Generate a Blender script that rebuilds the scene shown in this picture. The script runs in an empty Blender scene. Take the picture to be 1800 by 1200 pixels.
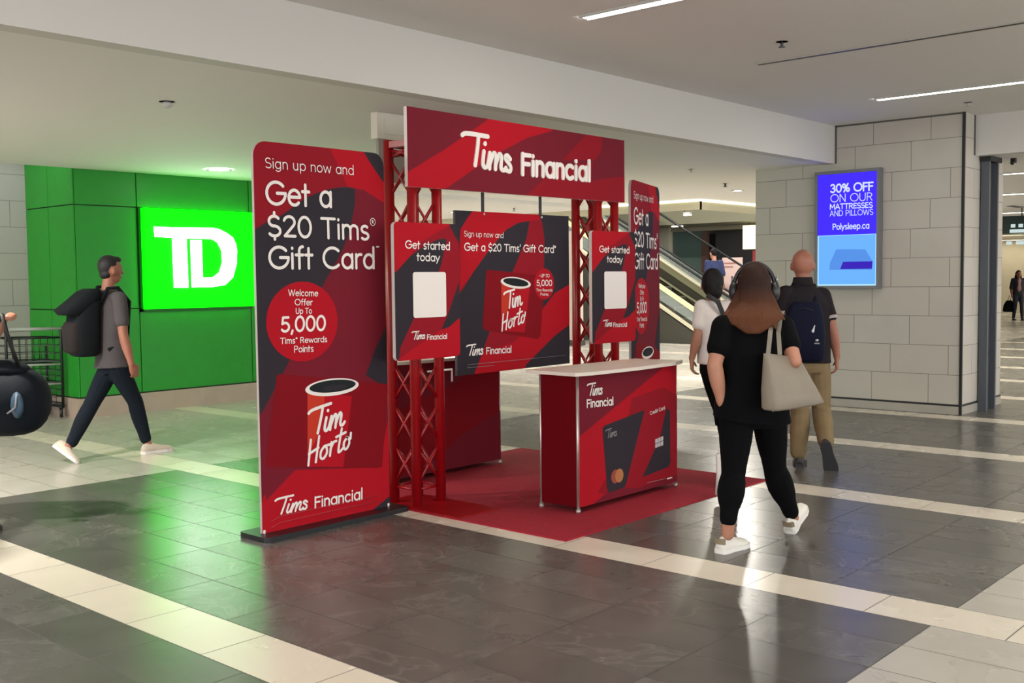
import bpy, math, random
from mathutils import Vector as V, Matrix
random.seed(7)
S = bpy.context.scene
COL = S.collection
PI = math.pi

# ---------------------------------------------------------------- camera, world, exposure
cam = bpy.data.cameras.new('camera'); co = bpy.data.objects.new('camera', cam); COL.objects.link(co)
cam.sensor_width = 36.0; cam.lens = 1868.57 / 1800 * 36.0
r0 = V((0.74663, 0.66514, -0.01103)); r1 = V((0.03041, -0.05069, -0.99825)); r2 = V((-0.66454, 0.74499, -0.05807))
co.matrix_world = Matrix(((r0.x, -r1.x, -r2.x, 0), (r0.y, -r1.y, -r2.y, 0), (r0.z, -r1.z, -r2.z, 1.49), (0, 0, 0, 1)))
cam.clip_start = 0.05; cam.clip_end = 200
S.camera = co
w = bpy.data.worlds.new('world'); S.world = w; w.use_nodes = True
w.node_tree.nodes['Background'].inputs[0].default_value = (0.95, 0.97, 1.0, 1)
w.node_tree.nodes['Background'].inputs[1].default_value = 1.6
S.view_settings.view_transform = 'Standard'
S.view_settings.look = 'None'
S.view_settings.exposure = 1.42
S.view_settings.gamma = 1.0
S.view_settings.use_curve_mapping = False
S.cycles.use_denoising = True
S.cycles.max_bounces = 8
S.cycles.sample_clamp_indirect = 6.0
STRIP = 14.0      # emission of the ceiling light strips

# ---------------------------------------------------------------- materials
def lin(c):
    c = c / 255.0
    return c / 12.92 if c <= 0.04045 else ((c + 0.055) / 1.055) ** 2.4
def rgb(r, g, b): return (lin(r), lin(g), lin(b), 1)
MATS = {}
def mat(name, c, rough=0.6, metal=0.0, emit=0.0, var=0.0, scale=8.0, spec=0.5, sheen=0.0, bump=0.0):
    if name in MATS: return MATS[name]
    m = bpy.data.materials.new(name); m.use_nodes = True
    nt = m.node_tree; b = nt.nodes['Principled BSDF']
    col = rgb(*c)
    b.inputs['Base Color'].default_value = col
    b.inputs['Roughness'].default_value = rough
    b.inputs['Metallic'].default_value = metal
    b.inputs['Specular IOR Level'].default_value = spec
    if sheen: b.inputs['Sheen Weight'].default_value = sheen
    if emit:
        b.inputs['Emission Color'].default_value = col
        b.inputs['Emission Strength'].default_value = emit
        b.inputs['Base Color'].default_value = (.01, .01, .01, 1); b.inputs['Specular IOR Level'].default_value = 0.05
    if var or bump:
        g = nt.nodes.new('ShaderNodeNewGeometry')
        n = nt.nodes.new('ShaderNodeTexNoise'); n.inputs['Scale'].default_value = scale; n.inputs['Detail'].default_value = 4
        nt.links.new(g.outputs['Position'], n.inputs['Vector'])
        if var:
            mp = nt.nodes.new('ShaderNodeMapRange')
            mp.inputs['From Min'].default_value = 0.3; mp.inputs['From Max'].default_value = 0.7
            mp.inputs['To Min'].default_value = 1 - var; mp.inputs['To Max'].default_value = 1 + var
            nt.links.new(n.outputs['Fac'], mp.inputs['Value'])
            mx = nt.nodes.new('ShaderNodeMix'); mx.data_type = 'RGBA'; mx.blend_type = 'MULTIPLY'
            mx.inputs[0].default_value = 1.0; mx.inputs[6].default_value = col
            nt.links.new(mp.outputs[0], mx.inputs[7]); nt.links.new(mx.outputs[2], b.inputs['Base Color'])
        if bump:
            bp = nt.nodes.new('ShaderNodeBump'); bp.inputs['Strength'].default_value = bump; bp.inputs['Distance'].default_value = 0.01
            nt.links.new(n.outputs['Fac'], bp.inputs['Height']); nt.links.new(bp.outputs[0], b.inputs['Normal'])
    MATS[name] = m
    return m

class NG:
    """tiny node-expression helper"""
    def __init__(s, nt): s.nt = nt
    def m(s, op, a, b=None, c=None):
        n = s.nt.nodes.new('ShaderNodeMath'); n.operation = op
        for i, v in enumerate((a, b, c)):
            if v is None: continue
            if isinstance(v, (int, float)): n.inputs[i].default_value = v
            else: s.nt.links.new(v, n.inputs[i])
        return n.outputs[0]
    def mix(s, f, a, b):
        n = s.nt.nodes.new('ShaderNodeMix'); n.data_type = 'RGBA'
        for k, v in ((0, f), (6, a), (7, b)):
            if isinstance(v, (int, float, tuple)): n.inputs[k].default_value = v
            else: s.nt.links.new(v, n.inputs[k])
        return n.outputs[2]
    def comb(s, x, y, z):
        n = s.nt.nodes.new('ShaderNodeCombineXYZ')
        for i, v in enumerate((x, y, z)):
            if isinstance(v, (int, float)): n.inputs[i].default_value = v
            else: s.nt.links.new(v, n.inputs[i])
        return n.outputs[0]
    def white(s, vec):
        n = s.nt.nodes.new('ShaderNodeTexWhiteNoise'); s.nt.links.new(vec, n.inputs['Vector']); return n.outputs['Value']
    def noise(s, vec, scale, detail=4.0, dist=0.0):
        n = s.nt.nodes.new('ShaderNodeTexNoise'); s.nt.links.new(vec, n.inputs['Vector'])
        n.inputs['Scale'].default_value = scale; n.inputs['Detail'].default_value = detail; n.inputs['Distortion'].default_value = dist
        return n.outputs['Fac']
    def pos(s):
        g = s.nt.nodes.new('ShaderNodeNewGeometry'); x = s.nt.nodes.new('ShaderNodeSeparateXYZ')
        s.nt.links.new(g.outputs['Position'], x.inputs[0]); return g.outputs['Position'], x.outputs[0], x.outputs[1], x.outputs[2]
def edge(g, u, k):          # 1 inside a joint of half width k (in tile units)
    f = g.m('FRACT', u); d = g.m('MINIMUM', f, g.m('SUBTRACT', 1.0, f)); return g.m('LESS_THAN', d, k)

def floor_material():
    m = bpy.data.materials.new('floor_tiles'); m.use_nodes = True; nt = m.node_tree; b = nt.nodes['Principled BSDF']; g = NG(nt)
    P, X, Y, Z = g.pos()
    L, W = 0.598, 0.3164
    v = g.m('DIVIDE', g.m('SUBTRACT', Y, 2.285), W)
    row = g.m('FLOOR', v)
    rm = g.m('SUBTRACT', row, g.m('MULTIPLY', g.m('FLOOR', g.m('DIVIDE', row, 7.0)), 7.0))
    stripe = g.m('LESS_THAN', rm, 0.5)
    u = g.m('ADD', g.m('DIVIDE', g.m('ADD', X, 1.64), L), g.m('MULTIPLY', stripe, 0.5))
    cu = g.m('FLOOR', u)
    joint = g.m('MAXIMUM', edge(g, u, 0.0045), edge(g, v, 0.0085))
    rnd = g.white(g.comb(cu, row, 0.0))
    lightx = g.m('MAXIMUM', g.m('LESS_THAN', X, -7.62), g.m('GREATER_THAN', X, -1.64))
    off = g.comb(g.m('MULTIPLY', rnd, 37.0), g.m('MULTIPLY', rnd, 91.0), 0.0)
    va = nt.nodes.new('ShaderNodeVectorMath'); va.operation = 'ADD'; nt.links.new(P, va.inputs[0]); nt.links.new(off, va.inputs[1])
    pv = va.outputs[0]
    n1 = g.noise(pv, 2.2, 5.0, 1.6)
    vein = g.m('SUBTRACT', 1.0, g.m('MINIMUM', 1.0, g.m('MULTIPLY', g.m('ABSOLUTE', g.m('SUBTRACT', n1, 0.5)), 22.0)))
    vein = g.m('MULTIPLY', g.m('POWER', vein, 2.0), g.m('GREATER_THAN', rnd, 0.35))
    n2 = g.noise(pv, 3.0, 6.0, 0.6)
    dark = g.mix(n2, (0.070, 0.065, 0.058, 1), (0.135, 0.127, 0.115, 1))
    dark = g.mix(g.m('MULTIPLY', rnd, 0.35), dark, (0.125, 0.117, 0.106, 1))
    dark = g.mix(g.m('MULTIPLY', vein, 0.18), dark, (0.36, 0.34, 0.31, 1))
    lightc = g.mix(n2, (0.42, 0.395, 0.35, 1), (0.53, 0.505, 0.45, 1))
    lightc = g.mix(g.m('MULTIPLY', rnd, 0.4), lightc, (0.44, 0.405, 0.35, 1))
    strc = g.mix(n2, (0.68, 0.61, 0.50, 1), (0.78, 0.71, 0.60, 1))
    strc = g.mix(g.m('MULTIPLY', rnd, 0.3), strc, (0.68, 0.63, 0.54, 1))
    c = g.mix(lightx, dark, lightc)
    c = g.mix(stripe, c, strc)
    c = g.mix(g.m('MULTIPLY', joint, 0.85), c, (0.035, 0.033, 0.03, 1))
    nt.links.new(c, b.inputs['Base Color'])
    ro = g.m('ADD', 0.19, g.m('MULTIPLY', n2, 0.10))
    ro = g.m('ADD', ro, g.m('MULTIPLY', rnd, 0.05))
    ro = g.m('ADD', ro, g.m('MULTIPLY', joint, 0.35))
    nt.links.new(ro, b.inputs['Roughness'])
    b.inputs['Specular IOR Level'].default_value = 0.55
    bp = nt.nodes.new('ShaderNodeBump'); bp.inputs['Strength'].default_value = 0.08; bp.inputs['Distance'].default_value = 0.003
    nt.links.new(g.noise(P, 2.5, 2.0), bp.inputs['Height']); nt.links.new(bp.outputs[0], b.inputs['Normal'])
    return m

def stone_material(name, axis, L, W, u0, v0, shift, base):
    m = bpy.data.materials.new(name); m.use_nodes = True; nt = m.node_tree; b = nt.nodes['Principled BSDF']; g = NG(nt)
    P, X, Y, Z = g.pos()
    h = X if axis == 'X' else Y
    v = g.m('DIVIDE', g.m('SUBTRACT', Z, v0), W); row = g.m('FLOOR', v)
    u = g.m('ADD', g.m('DIVIDE', g.m('SUBTRACT', h, u0), L), g.m('MULTIPLY', row, shift))
    joint = g.m('MAXIMUM', edge(g, u, 0.0055), edge(g, v, 0.010))
    rnd = g.white(g.comb(g.m('FLOOR', u), row, 3.0))
    n = g.noise(P, 3.0, 6.0, 0.3)
    r, gg, bb = base
    c = g.mix(n, (r * .90, gg * .90, bb * .90, 1), (r * 1.08, gg * 1.08, bb * 1.08, 1))
    c = g.mix(g.m('MULTIPLY', rnd, 0.45), c, (r * 1.0, gg * .94, bb * .87, 1))
    c = g.mix(g.m('MULTIPLY', joint, 0.75), c, (0.10, 0.092, 0.082, 1))
    nt.links.new(c, b.inputs['Base Color']); b.inputs['Roughness'].default_value = 0.55
    bp = nt.nodes.new('ShaderNodeBump'); bp.inputs['Strength'].default_value = 0.5; bp.inputs['Distance'].default_value = 0.004; bp.invert = True
    nt.links.new(joint, bp.inputs['Height']); nt.links.new(bp.outputs[0], b.inputs['Normal'])
    return m

# ---------------------------------------------------------------- mesh builder
class MB:
    def __init__(s): s.v = []; s.f = []; s.mi = []; s.sm = []; s.mats = []
    def slot(s, m):
        if m not in s.mats: s.mats.append(m)
        return s.mats.index(m)
    def add(s, vs, fs, m, smooth=False):
        o = len(s.v); k = s.slot(m)
        s.v += [tuple(p) for p in vs]
        for f in fs: s.f.append([i + o for i in f]); s.mi.append(k); s.sm.append(smooth)
    def box(s, a, b, m):
        x0, y0, z0 = a; x1, y1, z1 = b
        if x0 > x1: x0, x1 = x1, x0
        if y0 > y1: y0, y1 = y1, y0
        if z0 > z1: z0, z1 = z1, z0
        s.add([(x0, y0, z0), (x1, y0, z0), (x1, y1, z0), (x0, y1, z0), (x0, y0, z1), (x1, y0, z1), (x1, y1, z1), (x0, y1, z1)],
              [(0, 3, 2, 1), (4, 5, 6, 7), (0, 1, 5, 4), (1, 2, 6, 5), (2, 3, 7, 6), (3, 0, 4, 7)], m)
    def obox(s, c, ax, ay, az, m):      # oriented box: half vectors
        c = V(c); P = []
        for k in (-1, 1):
            for i, j in ((-1, -1), (1, -1), (1, 1), (-1, 1)): P.append(c + V(ax) * i + V(ay) * j + V(az) * k)
        s.add(P, [(0, 3, 2, 1), (4, 5, 6, 7), (0, 1, 5, 4), (1, 2, 6, 5), (2, 3, 7, 6), (3, 0, 4, 7)], m)
    def rings(s, rr, m, smooth=True, cap=True):
        n = len(rr[0]); vs = [p for r in rr for p in r]; fs = []
        for i in range(len(rr) - 1):
            for j in range(n):
                k = (j + 1) % n; fs.append((i * n + j, i * n + k, (i + 1) * n + k, (i + 1) * n + j))
        if cap:
            fs.append(tuple(range(n - 1, -1, -1))); fs.append(tuple((len(rr) - 1) * n + j for j in range(n)))
        s.add(vs, fs, m, smooth)
    def tube(s, pts, r, m, n=10, caps='flat', smooth=True):
        pts = [V(p) for p in pts]; N = len(pts)
        rad = r if isinstance(r, (list, tuple)) else [r] * N
        tan = []
        for i in range(N):
            a = pts[max(i - 1, 0)]; b = pts[min(i + 1, N - 1)]; t = (b - a)
            tan.append(t.normalized() if t.length > 1e-9 else V((0, 0, 1)))
        up = V((0, 0, 1)) if abs(tan[0].z) < 0.9 else V((1, 0, 0))
        x = tan[0].cross(up).normalized(); rr = []
        def ring(c, x, t, r):
            y = t.cross(x); return [c + x * (math.cos(2 * PI * j / n) * r) + y * (math.sin(2 * PI * j / n) * r) for j in range(n)]
        if caps == 'round':
            for a in (80, 55, 28): rr.append(ring(pts[0] - tan[0] * rad[0] * math.sin(math.radians(a)), x, tan[0], rad[0] * math.cos(math.radians(a))))
        for i in range(N):
            x = (x - tan[i] * x.dot(tan[i])).normalized()
            rr.append(ring(pts[i], x, tan[i], rad[i]))
        if caps == 'round':
            for a in (28, 55, 80): rr.append(ring(pts[-1] + tan[-1] * rad[-1] * math.sin(math.radians(a)), x, tan[-1], rad[-1] * math.cos(math.radians(a))))
        s.rings(rr, m, smooth)
    def ball(s, c, a, b, d, m, n=14):
        c = V(c); a = V(a); b = V(b); d = V(d); rr = []
        for i in range(1, n):
            t = PI * i / n
            rr.append([c - d * math.cos(t) + (a * math.cos(2 * PI * j / n) + b * math.sin(2 * PI * j / n)) * math.sin(t) for j in range(n)])
        s.rings(rr, m, True)
    def disc(s, c, r, m, nrm=(0, 0, 1), n=28, depth=0.0):
        c = V(c); z = V(nrm).normalized(); x = z.orthogonal().normalized(); y = z.cross(x)
        rg = [c + x * math.cos(2 * PI * j / n) * r + y * math.sin(2 * PI * j / n) * r for j in range(n)]
        if depth: s.rings([[p - z * depth for p in rg], rg], m, False)
        else: s.add(rg, [tuple(range(n))], m)
    def prism(s, poly, fr, w0, w1, m, m_side=None):   # polygon in a frame, extruded from w0 to w1 along the normal
        n = len(poly); A = [fr(p[0], p[1], w0) for p in poly]; B = [fr(p[0], p[1], w1) for p in poly]
        s.add(B, [tuple(range(n))], m)
        s.add(A, [tuple(range(n - 1, -1, -1))], m_side or m)
        s.add(A + B, [(j, (j + 1) % n, n + (j + 1) % n, n + j) for j in range(n)], m_side or m)
    def build(s, name, parent=None, bevel=0.0, remesh=0.0, smooth_it=3, subsurf=0):
        me = bpy.data.meshes.new(name)
        off = parent_loc(parent)
        me.from_pydata([(p[0] - off[0], p[1] - off[1], p[2] - off[2]) for p in s.v], [], s.f)
        for m in s.mats: me.materials.append(m)
        me.polygons.foreach_set('material_index', s.mi); me.polygons.foreach_set('use_smooth', s.sm)
        me.update()
        o = bpy.data.objects.new(name, me); COL.objects.link(o)
        if parent: o.parent = parent
        if bevel:
            b = o.modifiers.new('bevel', 'BEVEL'); b.width = bevel; b.segments = 2; b.limit_method = 'ANGLE'
        if remesh:
            r = o.modifiers.new('remesh', 'REMESH'); r.mode = 'VOXEL'; r.voxel_size = remesh; r.use_smooth_shade = True
            q = o.modifiers.new('smooth', 'SMOOTH'); q.iterations = smooth_it; q.factor = 0.5
        if subsurf:
            q = o.modifiers.new('subsurf', 'SUBSURF'); q.levels = subsurf; q.render_levels = subsurf
        return o
def parent_loc(o):
    p = V((0, 0, 0))
    while o: p = p + o.location; o = o.parent
    return p
def thing(name, loc, label, cat, group=None):
    o = bpy.data.objects.new(name, None); COL.objects.link(o); o.location = loc; o.empty_display_size = 0.1
    o['label'] = label; o['category'] = cat
    if group: o['group'] = group
    return o
def tag(o, label, cat, group=None, kind=None):
    o['label'] = label; o['category'] = cat
    if group: o['group'] = group
    if kind: o['kind'] = kind
    return o
def struct(mb, name, **k):
    o = mb.build(name, **k); o['kind'] = 'structure'; return o
def child_label(o, t): o['label'] = t; return o

def frame(ox, oy, ux, uy, base=0.0):
    """vertical plane through (ox, oy): u runs along (ux, uy), v is height, w runs out of the printed face"""
    n = math.hypot(ux, uy); ux /= n; uy /= n
    return lambda u, v, w=0.0: V((ox + ux * u + uy * w, oy + uy * u - ux * w, v + base))

# ---------------------------------------------------------------- polygons
def clip(sub, win):
    """Sutherland-Hodgman against a convex counter-clockwise window"""
    out = list(sub)
    for i in range(len(win)):
        a = win[i]; b = win[(i + 1) % len(win)]; inp = out; out = []
        ins = lambda p: (b[0] - a[0]) * (p[1] - a[1]) - (b[1] - a[1]) * (p[0] - a[0]) >= -1e-9
        def cut(p, q):
            d1 = (b[0] - a[0], b[1] - a[1]); d2 = (q[0] - p[0], q[1] - p[1])
            den = d1[0] * d2[1] - d1[1] * d2[0]
            t = (d1[1] * (p[0] - a[0]) - d1[0] * (p[1] - a[1])) / den if abs(den) > 1e-12 else 0
            return (p[0] + d2[0] * t, p[1] + d2[1] * t)
        for k in range(len(inp)):
            p = inp[k - 1]; q = inp[k]
            if ins(q):
                if not ins(p): out.append(cut(p, q))
                out.append(q)
            elif ins(p): out.append(cut(p, q))
        if not out: return []
    return out
def rrect(x0, y0, x1, y1, r, corners=(1, 1, 1, 1), n=7):
    P = []
    for (cx, cy, a, on) in ((x0 + r, y0 + r, 180, corners[0]), (x1 - r, y0 + r, 270, corners[1]), (x1 - r, y1 - r, 0, corners[2]), (x0 + r, y1 - r, 90, corners[3])):
        if on:
            for k in range(n + 1):
                t = math.radians(a + 90 * k / n); P.append((cx + r * math.cos(t), cy + r * math.sin(t)))
        else: P.append((x0 if a in (180, 90) else x1, y0 if a in (180, 270) else y1))
    return P
def curve(pts, n=8, closed=False):
    """Catmull-Rom through the points"""
    P = [V((p[0], p[1], 0)) for p in pts]; out = []
    N = len(P)
    for i in range(N if closed else N - 1):
        p0 = P[(i - 1) % N] if closed or i > 0 else P[i]; p1 = P[i]; p2 = P[(i + 1) % N]
        p3 = P[(i + 2) % N] if closed or i + 2 < N else p2
        for k in range(n):
            t = k / n
            q = ((p1 * 2) + (p2 - p0) * t + (p0 * 2 - p1 * 5 + p2 * 4 - p3) * t * t + (p1 * 3 - p0 - p2 * 3 + p3) * t ** 3) * 0.5
            out.append((q.x, q.y))
    if not closed: out.append((P[-1].x, P[-1].y))
    return out
def ellipse(cx, cy, rx, ry, n=40): return [(cx + rx * math.cos(2 * PI * k / n), cy + ry * math.sin(2 * PI * k / n)) for k in range(n)]

# ---------------------------------------------------------------- stroke lettering
def arc(cx, cy, rx, ry, a0, a1, n=12):
    return [(cx + rx * math.cos(math.radians(a0 + (a1 - a0) * k / n)), cy + ry * math.sin(math.radians(a0 + (a1 - a0) * k / n))) for k in range(n + 1)]
def bowl(cx, rx=.26, cy=.34, ry=.34): return arc(cx, cy, rx, ry, 0, 360, 20)
GL = {
 ' ': (.30, []),
 'S': (.60, [arc(.30, .74, .24, .25, 35, 250) + arc(.30, .25, .27, .25, 80, -145)]),
 'G': (.92, [arc(.47, .5, .44, .49, 42, 360, 22), [(.52, .5), (.91, .5)]]),
 'T': (.68, [[(.0, .97), (.66, .97)], [(.33, .97), (.33, 0)]]),
 'C': (.84, [arc(.47, .5, .44, .49, 45, 315, 20)]),
 'W': (1.1, [[(.0, 1), (.27, 0)], [(.27, 0), (.54, .95)], [(.54, .95), (.81, 0)], [(.81, 0), (1.08, 1)]]),
 'O': (.98, [arc(.49, .5, .45, .49, 0, 360, 24)]),
 'U': (.74, [[(.05, 1), (.05, .33)] + arc(.36, .33, .31, .33, 180, 360) + [(.67, .33), (.67, 1)]]),
 'R': (.68, [[(.06, 0), (.06, 1)], [(.06, .97), (.32, .97)] + arc(.34, .73, .24, .24, 90, -90) + [(.06, .49)], [(.34, .49), (.62, 0)]]),
 'P': (.64, [[(.06, 0), (.06, 1)], [(.06, .97), (.32, .97)] + arc(.34, .72, .24, .25, 90, -90) + [(.06, .47)]]),
 'F': (.54, [[(.06, 0), (.06, 1)], [(.06, .96), (.52, .96)], [(.06, .52), (.46, .52)]]),
 'E': (.56, [[(.06, 0), (.06, 1)], [(.06, .96), (.52, .96)], [(.06, .52), (.47, .52)], [(.06, .04), (.52, .04)]]),
 'N': (.76, [[(.06, 0), (.06, 1)], [(.06, 1), (.68, 0)], [(.68, 0), (.68, 1)]]),
 'M': (.92, [[(.06, 0), (.08, 1)], [(.08, 1), (.45, .3)], [(.45, .3), (.82, 1)], [(.82, 1), (.86, 0)]]),
 'A': (.76, [[(.0, 0), (.37, 1)], [(.37, 1), (.74, 0)], [(.13, .33), (.61, .33)]]),
 'D': (.80, [[(.06, 0), (.06, 1)], [(.06, .97), (.28, .97)] + arc(.28, .5, .45, .47, 90, -90, 16) + [(.06, .03)]]),
 'I': (.16, [[(.08, 0), (.08, 1)]]),
 'L': (.50, [[(.06, 1), (.06, 0)], [(.06, .04), (.48, .04)]]),
 'H': (.76, [[(.06, 0), (.06, 1)], [(.68, 0), (.68, 1)], [(.06, .5), (.68, .5)]]),
 '0': (.66, [arc(.33, .5, .29, .49, 0, 360, 22)]),
 '2': (.58, [arc(.28, .72, .25, .26, 165, -38) + [(.06, .04)], [(.06, .04), (.55, .04)]]),
 '3': (.58, [arc(.27, .74, .22, .24, 150, -80), arc(.27, .27, .26, .25, 85, -150)]),
 '5': (.58, [[(.50, .96), (.13, .96)], [(.13, .96), (.09, .53)], [(.09, .53)] + arc(.28, .31, .27, .29, 125, -145)]),
 '$': (.62, [arc(.30, .73, .24, .24, 35, 250) + arc(.30, .26, .27, .24, 80, -145), [(.31, 1.14), (.31, .97)], [(.31, .03), (.31, -.14)]]),
 '%': (.86, [arc(.19, .75, .16, .22, 0, 360, 14), arc(.66, .25, .16, .22, 0, 360, 14), [(.66, 1), (.20, 0)]]),
 ',': (.20, [[(.12, .06), (.05, -.16)]]),
 '.': (.20, [[(.09, .05), (.11, .05)]]),
 '*': (.26, [[(.12, .98), (.12, .74)], [(.02, .92), (.22, .80)], [(.22, .92), (.02, .80)]]),
 "'": (.12, [[(.06, 1.02), (.04, .78)]]),
 '-': (.3, [[(.03, .4), (.26, .4)]]),
 '+': (.4, [[(.03, .4), (.36, .4)], [(.19, .22), (.19, .58)]]),
 'a': (.60, [bowl(.30), [(.55, .68), (.55, 0)]]),
 'c': (.56, [arc(.31, .34, .27, .34, 48, 312, 16)]),
 'd': (.62, [bowl(.30), [(.55, 1.04), (.55, 0)]]),
 'e': (.60, [[(.05, .36), (.56, .36)], arc(.31, .34, .27, .34, 3, 318, 18)]),
 'f': (.36, [[(.16, 0), (.16, .80)] + arc(.32, .82, .16, .20, 180, 85, 8), [(.0, .63), (.34, .63)]]),
 'g': (.62, [bowl(.30), [(.55, .68), (.55, .0)] + arc(.29, -.02, .26, .26, 0, -140, 10)]),
 'i': (.14, [[(.07, 0), (.07, .68)], [(.07, .93), (.07, .95)]]),
 'l': (.14, [[(.07, 0), (.07, 1.04)]]),
 'm': (.88, [[(.06, 0), (.06, .68)], arc(.25, .46, .19, .22, 175, 0, 10) + [(.44, 0)], arc(.63, .46, .19, .22, 175, 0, 10) + [(.82, 0)]]),
 'n': (.54, [[(.06, 0), (.06, .68)], arc(.27, .45, .21, .23, 175, 0, 10) + [(.48, 0)]]),
 'o': (.60, [bowl(.30)]),
 'p': (.62, [bowl(.33), [(.07, .68), (.07, -.28)]]),
 'r': (.34, [[(.06, 0), (.06, .68)], arc(.28, .43, .22, .25, 170, 75, 8)]),
 's': (.46, [arc(.23, .51, .17, .17, 40, 245, 10) + arc(.22, .16, .19, .17, 80, -140, 10)]),
 't': (.36, [[(.15, .94), (.15, 0)], [(.0, .63), (.33, .63)]]),
 'u': (.56, [[(.06, .68), (.06, .25)] + arc(.27, .24, .21, .24, 180, 360, 10) + [(.48, .68)], [(.48, .3), (.48, 0)]]),
 'w': (.80, [[(.0, .68), (.19, 0)], [(.19, 0), (.39, .64)], [(.39, .64), (.59, 0)], [(.59, 0), (.78, .68)]]),
 'y': (.54, [[(.0, .68), (.27, 0)], [(.53, .68), (.13, -.28)]]),
}
def text_strokes(t, gap=.10):
    x = 0; out = []
    for ch in t:
        a, ss = GL[ch]
        for s_ in ss: out.append([(p[0] + x, p[1]) for p in s_])
        x += a + gap
    return out, x - gap
SCRIPT_TIMS = ([[(.02, .90), (.20, .98), (.90, 1.0)], [(.58, .98), (.47, .62), (.26, .05)],
    [(.66, .52), (.54, .14), (.58, .03), (.70, .12), (.86, .50)], [(.75, .76), (.76, .77)],
    [(.86, .50), (.74, .02)], [(.78, .16), (.98, .50), (1.05, .44), (.95, .03)], [(.98, .16), (1.18, .50), (1.25, .44), (1.16, .10), (1.24, .03), (1.34, .12)],
    [(1.56, .42), (1.47, .52), (1.38, .42), (1.52, .20), (1.46, .03), (1.30, .06)]], 1.6)
SCRIPT_TIM = ([s_ for s_ in SCRIPT_TIMS[0][:7]], 1.4)
SCRIPT_HORTO = ([[(.12, 1.0), (.0, .02)], [(.46, 1.02), (.30, .02)], [(.03, .46), (.42, .56)],
    [(.66, .52), (.52, .36), (.50, .12), (.62, .04), (.76, .22), (.74, .46), (.66, .52), (.90, .50)],
    [(.96, .56), (.88, .04)], [(.91, .30), (1.04, .52), (1.16, .54)], [(1.40, .96), (1.24, .14), (1.30, .04), (1.42, .12)], [(1.16, .70), (1.56, .74)],
    [(1.62, .50), (1.48, .34), (1.48, .10), (1.58, .04), (1.70, .22), (1.68, .44), (1.60, .52)], [(1.78, .62), (1.76, .40)]], 1.8)
def ribbon(pts, hw):
    """outline strip of a stroke: lists of left and right points, with round ends"""
    P = [V((p[0], p[1])) for p in pts]; Q = [P[0]]
    for p in P[1:]:
        if (p - Q[-1]).length > hw * .05: Q.append(p)
    if len(Q) == 1: Q.append(Q[0] + V((hw * .02, 0)))
    P = Q; N = len(P); T = []
    for i in range(N):
        a = P[max(i - 1, 0)]; b = P[min(i + 1, N - 1)]; T.append((b - a).normalized())
    Lf, Rt = [], []
    for a in (75, 50, 25):
        c = P[0] - T[0] * hw * math.sin(math.radians(a)); k = hw * math.cos(math.radians(a)); n = V((-T[0].y, T[0].x)); Lf.append(c + n * k); Rt.append(c - n * k)
    for i in range(N):
        n = V((-T[i].y, T[i].x)); k = hw
        if 0 < i < N - 1:
            cs = max(0.6, (P[i + 1] - P[i]).normalized().dot(T[i])); k = hw / cs
        Lf.append(P[i] + n * k); Rt.append(P[i] - n * k)
    for a in (25, 50, 75):
        c = P[-1] + T[-1] * hw * math.sin(math.radians(a)); k = hw * math.cos(math.radians(a)); n = V((-T[-1].y, T[-1].x)); Lf.append(c + n * k); Rt.append(c - n * k)
    return Lf, Rt
def letters(mb, fr, strokes, width, anchors, weight, m, w=0.0012, depth=0.0, smooth=False):
    """strokes laid out between three panel points: baseline start, baseline end, cap height above the start"""
    o, r, u = (V((a[0], a[1])) for a in anchors)
    ex = (r - o) / width; ey = u - o
    cap = ey.length; hw = cap * weight * .5
    for i, st in enumerate(strokes):
        pts = [o + ex * p[0] + ey * p[1] for p in st]
        if smooth and len(pts) > 2: pts = [V(q) for q in curve(pts, 5)]
        Lf, Rt = ribbon(pts, hw); ww = w + i * 0.00002
        n = len(Lf); F = [fr(p.x, p.y, ww + depth) for p in Rt] + [fr(p.x, p.y, ww + depth) for p in Lf]
        mb.add(F, [(k, k + 1, n + k + 1, n + k) for k in range(n - 1)], m)
        if depth:
            loop = [p for p in Rt] + [p for p in reversed(Lf)]
            A = [fr(p.x, p.y, w) for p in loop]; B = [fr(p.x, p.y, ww + depth) for p in loop]; k = len(loop)
            mb.add(A + B, [(j, (j + 1) % k, k + (j + 1) % k, k + j) for j in range(k)], m)
def text(mb, fr, t, anchors, weight, m, w=0.0012, depth=0.0, gap=.10):
    st, wd = text_strokes(t, gap); letters(mb, fr, st, wd, anchors, weight, m, w, depth)
def script(mb, fr, which, anchors, weight, m, w=0.0012, depth=0.0):
    letters(mb, fr, which[0], which[1], anchors, weight, m, w, depth, smooth=True)
def ink(mb, fr, poly, win, m, w):
    """a flat printed area, cut to the panel outline"""
    q = clip(poly, win)
    if len(q) >= 3: mb.add([fr(p[0], p[1], w) for p in q], [tuple(range(len(q)))], m)

# ================================================================ the setting
white_paint = mat('ceiling_paint', (226, 224, 220), 0.75)
beam_paint = mat('beam_paint', (206, 203, 197), 0.7)
stone_col = stone_material('stone_pillar', 'X', 0.632, 0.3145, -4.275, 0.1058, -1 / 3, (0.50, 0.47, 0.425))
stone_side = stone_material('stone_pillar_side', 'Y', 0.632, 0.3145, 12.2, 0.1058, 0.5, (0.56, 0.525, 0.47))
stone_left = stone_material('stone_left', 'Y', 0.60, 0.305, 5.0, 0.03, 1 / 3, (0.42, 0.41, 0.375))
dark_metal = mat('dark_metal', (82, 86, 93), 0.45, 0.25)
black = mat('black_trim', (22, 22, 23), 0.5)
strip_mat = mat('light_strip', (255, 250, 240), 0.5, emit=STRIP)

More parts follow.
